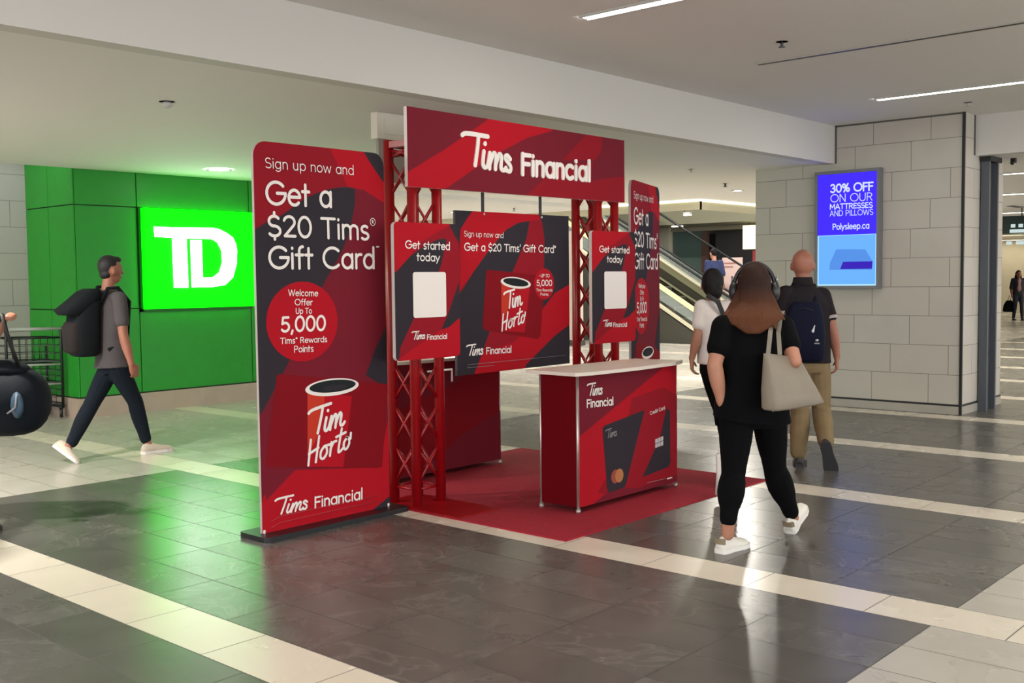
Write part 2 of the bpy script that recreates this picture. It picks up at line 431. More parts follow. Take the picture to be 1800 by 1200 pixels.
LOW, HIGH, XB, YP = 2.765, 3.19, -5.355, 11.9
b = MB(); b.box((-42, -14, -0.1), (16, 60, 0), floor_material()); struct(b, 'floor')
b = MB()                                               # low ceiling with the escalator void left open
b.box((-11.42, -9, LOW), (XB - .07, 15.0, LOW + .12), white_paint)
b.box((-9.27, 15.0, LOW), (XB - .07, 48, LOW + .12), white_paint)
b.box((XB - .07, YP + .05, LOW), (14, 48, LOW + .12), white_paint)
b.box((-42, 8.9, LOW - .06), (-11.36, 15.0, LOW + .12), white_paint)
struct(b, 'ceiling_low')
b = MB(); b.box((XB, -9, HIGH), (9, YP + .3, HIGH + .12), white_paint); struct(b, 'ceiling_high')
b = MB(); b.box((-42, 9.0, 5.2), (-9.0, 48, 5.3), white_paint); b.box((-42, -9, 3.3), (-11.42, 9.0, 3.4), white_paint); struct(b, 'ceiling_back')
b = MB(); b.box((XB - .14, -9, LOW - .003), (XB, 11.62, HIGH), beam_paint); struct(b, 'trim_beam')
b = MB(); b.box((-3.94, YP, LOW - .004), (14, YP + .16, HIGH), beam_paint); struct(b, 'trim_bulkhead')

# stone pillar with its corner trims and base
b = MB(); b.box((-6.36, 11.56, 0.085), (-3.93, 12.85, HIGH), stone_col)
b.mi = [0] * len(b.mi); k = b.slot(stone_side); b.mi[3] = k; b.mi[5] = k; struct(b, 'pillar')
b = MB(); st = mat('stone_base', (168, 162, 152), 0.5, var=.05)
b.box((-6.36, 11.55, 0), (-3.92, 12.85, .086), st); struct(b, 'baseboard_pillar')
b = MB()
b.box((-3.945, 11.545, 0), (-3.918, 11.572, HIGH), black); b.box((-6.36, 11.552, .086), (-3.92, 11.562, .106), black)
b.box((-3.93, 11.56, .086), (-3.922, 12.85, .106), black)
b.box((-5.355, 11.55, LOW), (-5.335, 11.565, HIGH), mat('shadow_gap', (92, 90, 86), .7)); b.box((-5.355, 11.55, HIGH - .018), (-3.93, 11.565, HIGH), MATS['shadow_gap'])
b.box((-3.935, 11.86, LOW), (-3.925, 11.9, HIGH), MATS['shadow_gap'])
struct(b, 'trim_pillar')
r = thing('gate_track', (-3.9, 12.2, 0), 'tall grey steel gate track standing against the side of the stone pillar', 'gate track')
b = MB(); b.box((-3.917, 12.06, 0), (-3.83, 12.10, LOW - .006), dark_metal); b.box((-3.917, 12.34, 0), (-3.83, 12.38, LOW), dark_metal); b.box((-3.917, 12.10, 0), (-3.89, 12.34, LOW), dark_metal); b.build('channel', r)
b = MB(); b.box((-3.917, 12.03, LOW - .055), (-3.81, 12.41, LOW), black); b.build('top_cap', r)

# left wall: stone return, bank cladding
b = MB(); b.box((-12.8, -14, 0), (-12.62, 5.7, 3.3), stone_left); struct(b, 'wall_left')
green = mat('green_panel', (36, 146, 42), 0.35, var=.03, spec=.3)
greend = mat('green_joint', (6, 46, 14), .5)
sto = mat('bank_base', (176, 158, 142), .45, var=.06, scale=5)
b = MB(); b.box((-12.62, 5.606, .02), (-11.476, 8.9, 3.3), greend); struct(b, 'wall_bank')
cl = thing('bank_cladding', (-11.45, 7.2, 0), 'bright green panel cladding of the bank wall around the lit sign', 'wall cladding')
g = .006
ys = (5.60, 6.345, 7.87, 8.9); zs = (.225, 1.205, 2.372, 3.0)
for j in range(3):
    for i in range(3):
        b = MB(); b.box((-11.47, ys[i] + g, zs[j] + g), (-11.45, ys[i + 1] - g, zs[j + 1] - g), green); b.build('panel', cl, bevel=.002)
cl = thing('bank_cladding', (-12.0, 5.59, 0), 'narrow green panel cladding on the bank wall return beside the pale stone', 'wall cladding')
xs = (-12.62, -12.05, -11.452)
for j in range(3):
    for i in range(2):
        b = MB(); b.box((xs[i] + g, 5.585, zs[j] + g), (xs[i + 1] - (g if i == 0 else 0), 5.60, zs[j + 1] - g), green); b.build('panel', cl, bevel=.002)
b = MB(); b.box((-12.62, 5.57, 0), (-11.435, 8.9, .215), sto); struct(b, 'baseboard_bank')

# far walls, ends of the halls
bw = mat('far_wall', (205, 194, 168), .7, var=.05, scale=1.5)
b = MB(); b.box((-42, 43, 0), (14, 43.3, 5.2), bw); struct(b, 'wall_far')
b = MB(); b.box((-42, -14, 0), (-41.8, 46, 5.2), mat('side_wall', (190, 186, 178), .7)); struct(b, 'wall_outer_left')

# ceiling light strips
housing = mat('strip_housing', (190, 188, 182), .5)
def strip(x0, x1, y, z, label, group, wd=.075, m=None):
    t = thing('ceiling_light', ((x0 + x1) / 2, y, z), label, 'ceiling light', group)
    b = MB(); b.box((x0, y - wd / 2, z - .012), (x1, y + wd / 2, z - .004), m or strip_mat); b.build('diffuser', t)
    b = MB()
    for s_ in (-1, 1): b.box((x0 - .012, y + s_ * (wd / 2 + .008) - .007, z - .016), (x1 + .012, y + s_ * (wd / 2 + .008) + .007, z), housing)
    b.build('housing', t)
GH = 'light strips in the upper ceiling'
strip(-4.30, 5.5, 5.57, HIGH, 'long white light strip in the upper ceiling, cut by the top of the picture', GH)
strip(-4.25, 5.5, 10.09, HIGH, 'long white light strip in the upper ceiling just before the stone pillar', GH)
strip(-4.30, 5.5, 1.05, HIGH, 'unseen white light strip added in the upper ceiling above the camera side of the hall', GH)  # unseen strips repeating the visible spacing, added to light the hall
strip(-4.30, 5.5, -3.4, HIGH, 'unseen white light strip added in the upper ceiling, the last one before the hall entrance', GH)
corr = mat('corridor_strip', (255, 246, 226), .5, emit=8)
GC = 'light strips over the corridor'
strip(-6.3, 6, 14.3, LOW, 'first light strip over the corridor past the stone pillar', GC, .09, corr)
strip(-8.5, 6, 17.95, LOW, 'second light strip over the corridor beyond the stone pillar', GC, .11, corr)
strip(-9.2, 6, 23.4, LOW, 'light strip over the corridor just above the dark green sign', GC, .16, corr)
strip(-9.2, 6, 30, LOW, 'light strip over the corridor beyond the dark green sign', GC, .2, corr)
strip(-9.2, 6, 37, LOW, 'last full light strip over the corridor before its end wall', GC, .3, corr)
strip(-20, 6, 42.2, LOW, 'added light strip brightening the end wall of the corridor', GC, .35, mat('wall_fill', (255, 246, 226), .5, emit=3.0))  # added strip that brightens the end wall
t = thing('air_slot', (-2, 7.77, HIGH), 'long black air slot in the upper ceiling between two light strips', 'air vent')
b = MB(); b.box((-4.25, 7.75, HIGH - .006), (5.5, 7.79, HIGH - .001), black); b.build('slot', t)
b = MB(); b.box((-4.27, 7.735, HIGH - .006), (5.5, 7.75, HIGH - .001), housing); b.box((-4.27, 7.79, HIGH - .006), (5.5, 7.805, HIGH - .001), housing); b.build('edge_trim', t)

# small ceiling fittings
def detector(p, label, r=.055):
    t = thing('smoke_detector', p, label, 'smoke detector')
    x, y, z = p
    b = MB(); b.disc((x, y, z), r, dark_metal, (0, 0, -1), depth=.018); b.build('ring', t)
    b = MB(); b.ball((x, y, z - .02), (r * .7, 0, 0), (0, r * .7, 0), (0, 0, .025), housing); b.build('dome', t)
def sprinkler(p, label, s=1.0, m=None):
    t = thing('sprinkler', p, label, 'sprinkler'); x, y, z = p
    b = MB(); b.disc((x, y, z), .04 * s, m or housing, (0, 0, -1), depth=.008); b.build('escutcheon', t)
    b = MB(); b.tube([(x, y, z), (x, y, z - .035 * s)], .010 * s, m or housing, 8); b.disc((x, y, z - .036 * s), .022 * s, m or housing, (0, 0, -1), depth=.004); b.build('nozzle', t)
detector((-6.83, 4.04, LOW), 'small round smoke detector on the low ceiling above the bank sign side')
sprinkler((-3.73, 7.16, HIGH), 'dark sprinkler on the upper ceiling beside the black air slot', 1.1, dark_metal)
sprinkler((-3.70, 10.96, HIGH), 'pale sprinkler on the upper ceiling over the stone pillar')
sprinkler((-6.81, 10.84, LOW), 'pale sprinkler on the low ceiling between the header sign and the stone pillar')
sprinkler((-7.52, 12.83, LOW), 'dark sprinkler on the low ceiling near the escalator void', 1.3, black)
sprinkler((-12.08, 13.63, LOW - .06), 'pale sprinkler in the gap under the red header sign', 1.6)
b = MB(); b.box((-3.75, 12.5, LOW - .05), (-3.70, 12.55, LOW), black); b.tube([(-3.72, 12.52, LOW - .03), (-3.72, 12.46, LOW - .06)], .02, black)
tag(b.build('camera_dome'), 'tiny black camera under the bulkhead beside the gate track', 'security camera')
t = thing('downlight', (-10.46, 6.81, LOW), 'recessed downlight glowing in the low ceiling in front of the bank sign', 'downlight')
b = MB(); b.disc((-10.46, 6.81, LOW - .006), .16, mat('downlight_lens', (255, 255, 250), .4, emit=9), (0, 0, -1), depth=.004); b.build('lens', t)
b = MB(); b.rings([[V((-10.46 + math.cos(a * PI / 16) * q, 6.81 + math.sin(a * PI / 16) * q, z)) for a in range(32)] for q, z in ((.112, LOW - .004), (.116, LOW - .014), (.15, LOW - .010), (.154, LOW))], housing, True, False); b.build('rim', t)
t = thing('access_box', (-6.2, 5.6, LOW), 'pale boxed ceiling housing with an access panel behind the red header sign', 'ceiling box')
b = MB(); b.box((-6.2, 5.37, LOW - .20), (-6.13, 6.5, LOW), mat('box_paint', (214, 208, 192), .6)); b.build('casing', t, bevel=.004)
b = MB(); b.box((-6.13, 5.44, LOW - .16), (-6.122, 6.3, LOW - .045), MATS['box_paint']); b.build('access_panel', t, bevel=.002)
b = MB(); b.box((-6.18, 5.40, LOW - .52), (-6.15, 6.4, LOW - .20), mat('box_grey', (150, 142, 134), .7)); b.build('lower_casing', t)  # lower panel in a darker matte beige grey

# ================================================================ lit bank sign
def lit(name, c, e): return mat(name, c, .4, emit=e)
sg = lit('sign_green', (0, 214, 0), 2.1); sw = lit('sign_white', (255, 255, 255), 2.8)
t = thing('bank_sign', (-11.4, 7.1, 1.8), 'square glowing green bank sign with two joined white letters', 'sign')
fr = frame(-11.33, 6.37, 0, 1)
b = MB(); b.box((-11.45, 6.375, 1.195), (-11.335, 7.845, 2.365), sg); b.build('light_box', t, bevel=.006)
b = MB()
P1 = [(0.115,2.148),(0.332,2.146),(0.890,2.156),(0.889,2.022),(0.530,2.021),(0.538,1.436),(0.352,1.439),(0.345,2.027),(0.124,2.032)]
P2 = [(0.585,2.003),(0.733,2.005),(0.736,1.444),(0.589,1.439)]
P3 = [(0.730,1.552),(0.875,1.556),(0.968,1.615),(1.016,1.740),(1.011,1.879),(0.956,1.982),(0.878,2.021),(0.882,2.156),(0.977,2.144),(1.079,2.102),(1.172,2.044),(1.213,1.965),(1.226,1.881),(1.214,1.720),(1.157,1.555),(1.044,1.465),(0.871,1.442),(0.732,1.441)]
for P in (P1, P2, P3): b.prism(P, fr, 0.0, .012, sw)
b.build('letters', t)
b = MB(); b.box((-11.45, 6.345, 1.165), (-11.42, 7.87, 1.195), greend); b.build('bottom_edge', t)
b = MB(); b.box((-11.45, 6.345, 1.165), (-11.42, 6.375, 2.372), greend); b.build('side_edge', t)

# ================================================================ the red booth
red = mat('red_print', (176, 19, 34), .7, spec=.12)
redm = mat('red_print_mid', (144, 22, 36), .7, spec=.12)
redd = mat('red_print_dark', (116, 28, 42), .7, spec=.12)
redx = mat('red_print_deep', (128, 14, 26), .7, spec=.12)
coal = mat('charcoal_print', (50, 45, 52), .7, spec=.12)
ink_w = mat('white_print', (238, 230, 224), .7, spec=.12)
cream = mat('white_edge', (222, 214, 206), .5)
grey_p = mat('grey_print', (150, 144, 146), .7, spec=.12)
orange = mat('cup_highlight', (196, 58, 40), .7, spec=.12)
coffee = mat('coffee_print', (36, 40, 42), .7, spec=.12)
b = MB(); b.box((-6.15, 4.645, 0.0), (-3.75, 7.0, .008), mat('red_carpet', (156, 14, 38), .95, var=.10, scale=30, bump=.3)); tag(b.build('carpet'), 'flat crimson carpet under the red booth', 'carpet')

# ---- banner stand (left one carries the measured print, the other is a copy)
BW, BH = .985, 2.30
def tall_banner(label, loc, ang):
    t = thing('banner_stand', (0, 0, 0), label, 'banner stand', 'tall banner stands of the booth')
    fr = frame(0, 0, 0, 1)
    win = rrect(0, .03, BW, BH, .085, (0, 0, 1, 1))
    b = MB(); b.prism(win, fr, -.02, 0, redd, mat('fabric_edge', (168, 158, 154), .6))
    I = lambda P, m, k: ink(b, fr, P, win, m, .0004 * k)
    I([(-0.052,2.346),(0.829,2.430),(0.926,2.189),(1.058,2.053),(1.051,1.760),(0.975,2.019),(0.820,2.079),(0.683,2.068),(0.549,2.050),(0.376,1.996),(0.196,1.888),(-0.031,1.789)], redm, 1)
    I([(0.472,2.413),(0.826,2.317),(1.059,2.071),(1.056,1.961),(0.936,2.010),(0.820,2.061),(0.683,2.075),(0.640,2.170)], red, 2)
    I([(0.785,2.342),(0.875,2.399),(1.067,2.417),(1.058,2.053),(0.973,2.128),(0.871,2.239)], coal, 3)
    I(curve([(-0.047,1.763),(0.087,1.838),(0.196,1.885),(0.376,1.993),(0.549,2.053),(0.692,2.074)]) + curve([(0.746,2.064),(0.734,1.937),(0.660,1.727),(0.558,1.576),(0.477,1.466),(0.356,1.269),(0.199,0.996),(0.032,0.752)]) + [(-0.103,0.635)], coal, 3)
    I([(1.091,1.337),(0.984,1.200),(0.889,1.062),(0.805,0.897),(1.077,0.746)], coal, 3)
    I([(-0.067,0.565),(0.032,0.766),(0.199,0.996),(0.259,0.798),(0.222,0.369),(0.029,0.253)], redd, 3)
    I([(0.013,0.249),(0.223,0.372),(0.904,0.294),(1.029,0.788),(1.078,0.783),(1.054,-0.251),(-0.085,-0.027)], red, 4)
    I(rrect(.045, .425, .955, 1.0, .04)[0:0] + [(0.137,0.953),(1.000,0.823),(0.989,0.798),(0.924,0.295),(0.890,0.292),(0.038,0.415),(0.030,0.433),(0.125,0.944)], redx, 6)
    I([(0.028,0.219),(0.248,0.376),(0.030,0.420)], redd, 5)
    I([(1.063,0.133),(1.008,0.104),(0.768,-0.004),(1.059,-0.033)], coal, 7)
    c = [(0.322,1.254),(0.585,1.244),(0.329,1.495)]
    I(ellipse(c[0][0], c[0][1], c[1][0] - c[0][0], (c[2][1] - c[0][1]) * .99), red, 8)
    I([(0.344,0.832),(0.686,0.774),(0.607,0.339),(0.332,0.378)], red, 7)            # cup body
    I([(0.344,0.832),(0.472,0.800),(0.460,0.675),(0.405,0.542),(0.334,0.447)], orange, 8)
    e = [(0.535,0.843),(0.742,0.817),(0.536,0.896)]
    I(ellipse(e[0][0], e[0][1], e[1][0] - e[0][0], e[2][1] - e[0][1]), ink_w, 9)
    I(ellipse(e[0][0] + .003, e[0][1] + .006, (e[1][0] - e[0][0]) * .87, (e[2][1] - e[0][1]) * .72), coffee, 10)
    I(ellipse(e[0][0] + .02, e[0][1] - .004, (e[1][0] - e[0][0]) * .45, (e[2][1] - e[0][1]) * .30), coal, 11)
    w0 = .006
    text(b, fr, 'Sign up now and', [(0.077,2.149),(0.735,2.150),(0.076,2.206)], .10, ink_w, w0)
    text(b, fr, 'Get a', [(0.078,1.941),(0.555,1.945),(0.078,2.071)], .145, ink_w, w0)
    text(b, fr, '$20 Tims', [(0.085,1.756),(0.850,1.754),(0.084,1.877)], .145, ink_w, w0)
    text(b, fr, 'Gift Card', [(0.087,1.571),(0.892,1.573),(0.087,1.696)], .145, ink_w, w0)
    text(b, fr, '*', [(0.904,1.670),(0.933,1.671),(0.905,1.714)], .10, ink_w, w0)
    q = [(0.881,1.864),(0.902,1.865)]; rr_ = q[1][0] - q[0][0]
    letters(b, fr, [arc(q[0][0], q[0][1], rr_, rr_ * 1.1, 0, 360, 20), [(q[0][0] - .005, q[0][1] - .008), (q[0][0] - .005, q[0][1] + .01), (q[0][0] + .006, q[0][1] + .006), (q[0][0] - .003, q[0][1]), (q[0][0] + .007, q[0][1] - .008)]], 1, [(0, 0), (1, 0), (0, 1)], .004, ink_w, w0)
    text(b, fr, 'Welcome', [(0.219,1.410),(0.436,1.404),(0.220,1.445)], .15, ink_w, w0)
    text(b, fr, 'Offer', [(0.263,1.354),(0.392,1.350),(0.264,1.389)], .15, ink_w, w0)
    text(b, fr, 'Up To', [(0.269,1.303),(0.387,1.301),(0.270,1.335)], .15, ink_w, w0)
    text(b, fr, '5,000', [(0.160,1.199),(0.487,1.196),(0.163,1.286)], .17, ink_w, w0)
    text(b, fr, 'Tims* Rewards', [(0.154,1.130),(0.498,1.124),(0.155,1.163)], .15, ink_w, w0)
    text(b, fr, "Points", [(0.251,1.074),(0.393,1.071),(0.252,1.111)], .15, ink_w, w0)
    script(b, fr, SCRIPT_TIM, [(0.362,0.557),(0.636,0.603),(0.341,0.715)], .12, ink_w, w0)
    script(b, fr, SCRIPT_HORTO, [(0.336,0.384),(0.673,0.452),(0.336,0.533)], .11, ink_w, w0)
    script(b, fr, SCRIPT_TIMS, [(0.093,0.121),(0.329,0.125),(0.088,0.220)], .13, ink_w, w0)
    text(b, fr, 'Financial', [(0.376,0.119),(0.753,0.115),(0.378,0.185)], .17, ink_w, w0)
    b.build('fabric_panel', t)
    b = MB()
    for z0 in (.075, .112):
        b.tube([fr(.06, z0 - .02, .004), fr(.12, z0, .005), fr(.5, z0 + .004, .005), fr(.88, z0 + .002, .004)], .0022, mat('red_fold', (176, 56, 60), .5), 6)
    b.build('fabric_crease', t)
    b = MB(); b.prism(rrect(-.055, -.16, BW + .075, .115, .03), lambda u, v, w: V((v, u, w)), 0, .03, mat('black_foot', (26, 27, 30), .38)); b.build('base_foot', t, bevel=.006)
    b = MB(); b.tube([fr(.012, .02, .002), fr(.012, .05, .002)], .008, cream, 8); b.build('clamp', t); b = MB(); b.tube([fr(BW - .012, .02, .002), fr(BW - .012, .05, .002)], .008, cream, 8); b.build('clamp', t)
    t.location = loc; t.rotation_euler = (0, 0, ang)
    return t
bn = tall_banner('tall red banner stand before the booth with large gift card lettering', (-5.16, 3.585, 0), 0)
bn2 = bn.copy(); COL.objects.link(bn2); bn2.location = (-5.08, 7.17, 0); bn2.rotation_euler = (0, 0, math.atan2(.346, .939))
bn2['label'] = 'tall red banner stand turned sideways beyond the counter, beside the escalators'
for ch in list(bn.children):
    c = ch.copy(); COL.objects.link(c); c.parent = bn2

# ---- truss towers
tred = mat('truss_red', (146, 6, 16), .32, spec=.5)
def truss(x, y, label, plate):
    t = thing('truss_tower', (x - .11, y + .11, 0), label, 'truss tower', 'red truss towers of the booth')
    cs = [(x, y), (x, y + .22), (x - .22, y + .22), (x - .22, y)]; top = 2.41
    for (cx, cy) in cs:
        b = MB(); b.tube([(cx, cy, .016), (cx, cy, top)], .034, tred, 16); b.build('chord', t)
    for k in range(4):
        (ax, ay), (bx, by) = cs[k], cs[(k + 1) % 4]
        b = MB(); z = .14; st_ = .27; i = 0
        b.tube([(ax, ay, .12), (bx, by, .12)], .008, tred, 6)
        while z < top - .1:
            z2 = min(z + st_, top - .06)
            b.tube([(ax, ay, z), (bx, by, z2)], .0085, tred, 6); b.tube([(bx, by, z), (ax, ay, z2)], .0085, tred, 6)
            z = z2
        b.box((min(ax, bx) - .02, min(ay, by) - .02, top - .05), (max(ax, bx) + .02, max(ay, by) + .02, top - .01), tred)
        b.build('brace', t)
    for (cx, cy) in cs:
        for z in (1.92, .45):
            b = MB(); b.tube([(cx - .045, cy + .02, z), (cx + .02, cy - .01, z)], .014, black, 8); b.build('coupler', t)
    b = MB(); b.box(plate[0], plate[1], tred); b.build('base_plate', t, bevel=.002)
    return t
truss(-5.07, 4.73, 'red square truss tower standing between the front banner stand and the hanging poster', ((-5.36, 4.652, .008), (-4.60, 5.02, .016)))
truss(-5.07, 6.71, 'red square truss tower rising behind the white counter top', ((-5.36, 6.63, .008), (-4.98, 6.99, .016)))

# ---- header sign
fr = frame(-5.005, 4.635, 0, 1)
t = thing('header_sign', (-5.02, 5.8, 2.34), 'wide red header sign with raised white lettering across both truss towers', 'sign')
hc = [(-0.003,2.590),(2.354,2.585),(2.350,2.099),(-0.005,2.093)]
win = [(0, 2.087), (2.345, 2.095), (2.345, 2.585), (0, 2.592)]
b = MB(); b.prism(win, fr, -.028, 0, redd, cream)
I = lambda P, m, k: ink(b, fr, P, win, m, .0004 * k)
I([(-0.081,2.138),(0.002,2.179),(0.351,2.358),(0.744,2.579),(0.815,2.708),(1.540,2.646),(1.427,2.569),(1.165,2.499),(0.844,2.361),(0.569,2.217),(0.351,2.098),(-0.083,2.038)], red, 1)
I(curve([(1.556,2.372),(1.848,2.583)]) + [(1.877,2.650),(2.050,2.624)] + curve([(2.049,2.584),(2.041,2.483),(1.953,2.398)]), redm, 2)
I([(1.152,2.095),(1.469,2.303),(1.931,2.387),(1.915,2.239),(2.090,2.272),(2.394,2.305),(2.393,2.069),(1.114,2.053)], redm, 2)
b.build('panel', t)
b = MB()
script(b, fr, SCRIPT_TIMS, [(0.542,2.257),(1.008,2.239),(0.481,2.478)], .135, ink_w, .001, .008)
b.build('raised_letters', t); b = MB()
text(b, fr, 'Financial', [(1.090,2.236),(1.886,2.239),(1.092,2.379)], .215, ink_w, .001, .010)
b.build('raised_letters', t)
b = MB(); b.tube([(-5.18, 4.9, 2.32), (-5.18, 6.75, 2.32)], .025, tred, 12); b.build('crossbar', t)

# ---- two small sign panels
def sign_panel(y0, label):
    t = thing('sign_panel', (-5.0, y0 + .285, 1.42), label, 'sign', 'get started sign panels')
    fr = frame(-4.985, y0, 0, 1)
    win = rrect(0, .985, .575, 1.86, .03, (1, 1, 1, 1), 4)
    b = MB(); b.prism(win, fr, -.028, 0, coal, cream)
    I = lambda P, m, k: ink(b, fr, P, win, m, .0004 * k)
    F = lambda s_: s_
    I([(-0.008,1.892),(0.477,1.910),(0.502,1.836),(0.586,1.726),(0.621,1.575),(0.570,1.472),(0.470,1.274),(0.404,1.168),(0.319,1.068),(0.287,0.999),(0.019,0.965),(0.040,1.072),(0.157,1.248),(0.370,1.515),(0.408,1.589),(0.464,1.753),(0.448,1.764),(0.385,1.756),(0.257,1.709),(0.136,1.646),(0.013,1.545),(-0.016,1.538)], redm, 1)
    I([(-0.008,1.892),(0.477,1.910),(0.487,1.851),(0.232,1.738),(0.136,1.646),(0.013,1.545),(-0.015,1.574)], red, 2)
    I([(0.642,1.269),(0.565,1.234),(0.478,1.184),(0.394,1.165),(0.193,1.078),(0.019,0.994),(0.018,0.948),(0.635,0.924)], red, 3)
    w0 = .004
    text(b, fr, 'Get started', [(0.093,1.696),(0.489,1.690),(0.094,1.744)], .17, ink_w, w0)
    text(b, fr, 'today', [(0.190,1.619),(0.393,1.615),(0.191,1.666)], .17, ink_w, w0)
    script(b, fr, SCRIPT_TIMS, [(0.139,1.114),(0.254,1.116),(0.135,1.165)], .14, ink_w, w0)
    text(b, fr, 'Financial', [(0.269,1.109),(0.450,1.106),(0.270,1.141)], .18, ink_w, w0)
    b.build('printed_panel', t)
    q = [(0.154,1.545),(0.449,1.537),(0.442,1.242),(0.147,1.252)]
    b = MB(); b.prism(rrect(q[0][0], q[3][1], q[1][0], q[0][1], .018), fr, .0025, .0035, ink_w); child_label(b.build('sticker', t), 'blank white square sticker')
    return t
sign_panel(4.49, 'small get started sign panel beside the front banner stand, overlapping the hanging poster')
o1 = sign_panel(6.52, 'small get started sign panel on the truss tower above the counter')

# ---- hanging poster
t = thing('hanging_poster', (-5.18, 5.84, 1.4), 'large red and charcoal poster with coffee cup hanging from two black straps', 'poster')
fr = frame(-5.17, 5.225, 0, 1)
win = [(0, .828), (1.245, .834), (1.245, 1.975), (0, 1.97)]
b = MB(); b.prism(win, fr, -.022, 0, coal, mat('foam_edge', (70, 62, 66), .6))
I = lambda P, m, k: ink(b, fr, P, win, m, .0004 * k)
I([(0.192,1.991),(0.875,1.995),(0.926,1.912),(0.951,1.793),(0.941,1.579),(0.867,1.451),(0.674,1.159),(0.961,1.062),(1.263,1.455),(1.259,1.141),(1.063,1.057),(0.727,0.861),(0.667,0.738),(0.134,0.780),(0.206,0.896),(0.315,1.092),(0.579,1.537),(0.742,1.788),(0.782,1.924),(0.648,1.903),(0.516,1.849),(0.308,1.675),(0.172,1.546),(0.072,1.436),(-0.013,1.362),(0.047,1.840),(0.110,1.913)], redm, 1)
I([(0.192,1.991),(0.875,1.995),(0.907,1.936),(0.782,1.924),(0.648,1.903),(0.516,1.849),(0.308,1.675),(0.172,1.546),(0.038,1.420),(0.047,1.840)], red, 2)
I([(1.263,1.455),(1.259,1.141),(1.063,1.057),(0.727,0.861),(0.667,0.738),(0.134,0.780),(0.266,0.973),(0.602,1.037),(0.830,1.196),(1.067,1.383)], red, 2)
I([(0.318,1.562),(0.914,1.519),(0.947,1.493),(0.894,1.065),(0.860,1.041),(0.281,1.134),(0.257,1.151),(0.300,1.550)], redx, 4)
I([(0.461,1.476),(0.775,1.439),(0.711,1.099),(0.455,1.122)], red, 5)
I([(0.461,1.476),(0.553,1.454),(0.538,1.289),(0.456,1.188)], orange, 6)
e = [(0.619,1.466),(0.785,1.452),(0.620,1.512)]
I([(e[0][0] + math.cos(a) * (e[1][0] - e[0][0]), e[0][1] + math.sin(a) * (e[2][1] - e[0][1]) * .9 + math.cos(a) * (e[1][1] - e[0][1])) for a in [2 * PI * k / 32 for k in range(32)]], ink_w, 7)
I([(e[0][0] + math.cos(a) * (e[1][0] - e[0][0]) * .84, e[0][1] + .004 + math.sin(a) * (e[2][1] - e[0][1]) * .62 + math.cos(a) * (e[1][1] - e[0][1])) for a in [2 * PI * k / 32 for k in range(32)]], coffee, 8)
c = [(0.940,1.454),(1.058,1.453),(0.941,1.572)]
I(ellipse(c[0][0], c[0][1], c[1][0] - c[0][0], c[2][1] - c[0][1]), red, 9)
w0 = .005
text(b, fr, 'Sign up now and', [(0.079,1.794),(0.485,1.791),(0.080,1.831)], .11, ink_w, w0)
text(b, fr, "Get a $20 Tims' Gift Card*", [(0.080,1.696),(1.078,1.692),(0.081,1.747)], .17, ink_w, w0)
text(b, fr, '- UP TO', [(0.881,1.506),(1.001,1.505),(0.881,1.530)], .16, ink_w, w0)
text(b, fr, '5,000', [(0.850,1.442),(1.030,1.440),(0.851,1.485)], .18, ink_w, w0)
text(b, fr, 'Tims Rewards', [(0.846,1.402),(1.033,1.397),(0.846,1.421)], .16, ink_w, w0)
text(b, fr, 'Points', [(0.892,1.369),(0.985,1.365),(0.892,1.389)], .16, ink_w, w0)
script(b, fr, SCRIPT_TIM, [(0.507,1.273),(0.695,1.306),(0.478,1.397)], .12, ink_w, w0)
script(b, fr, SCRIPT_HORTO, [(0.458,1.118),(0.719,1.174),(0.457,1.238)], .11, ink_w, w0)
script(b, fr, SCRIPT_TIMS, [(0.092,0.959),(0.260,0.965),(0.087,1.035)], .14, ink_w, w0)
text(b, fr, 'Financial', [(0.289,0.963),(0.557,0.960),(0.290,1.008)], .18, ink_w, w0)
q = [(0.096,0.899),(1.193,0.900),(0.096,0.879),(0.372,0.876)]
b.tube([fr(q[0][0], q[0][1], .004), fr(q[1][0], q[1][1], .004)], .0016, grey_p, 4); b.tube([fr(q[2][0], q[2][1], .004), fr(q[3][0], q[3][1], .004)], .0016, grey_p, 4)
b.build('printed_board', t)
for px in [(0.289,1.939),(0.920,1.920)]:
    b = MB(); b.box((-5.186, 5.225 + px[0] - .014, 1.955), (-5.180, 5.225 + px[0] + .014, 2.32), black); b.build('strap', t)
    b = MB(); b.tube([(-5.165, 5.225 + px[0], 1.955), (-5.195, 5.225 + px[0], 1.955)], .008, cream, 8); b.build('eyelet', t)
b = MB(); b.tube([(-5.20, 4.97, .875), (-5.20, 5.20, .875), (-5.20, 5.20, .79)], .007, cream, 8); b.build('side_bracket', t)

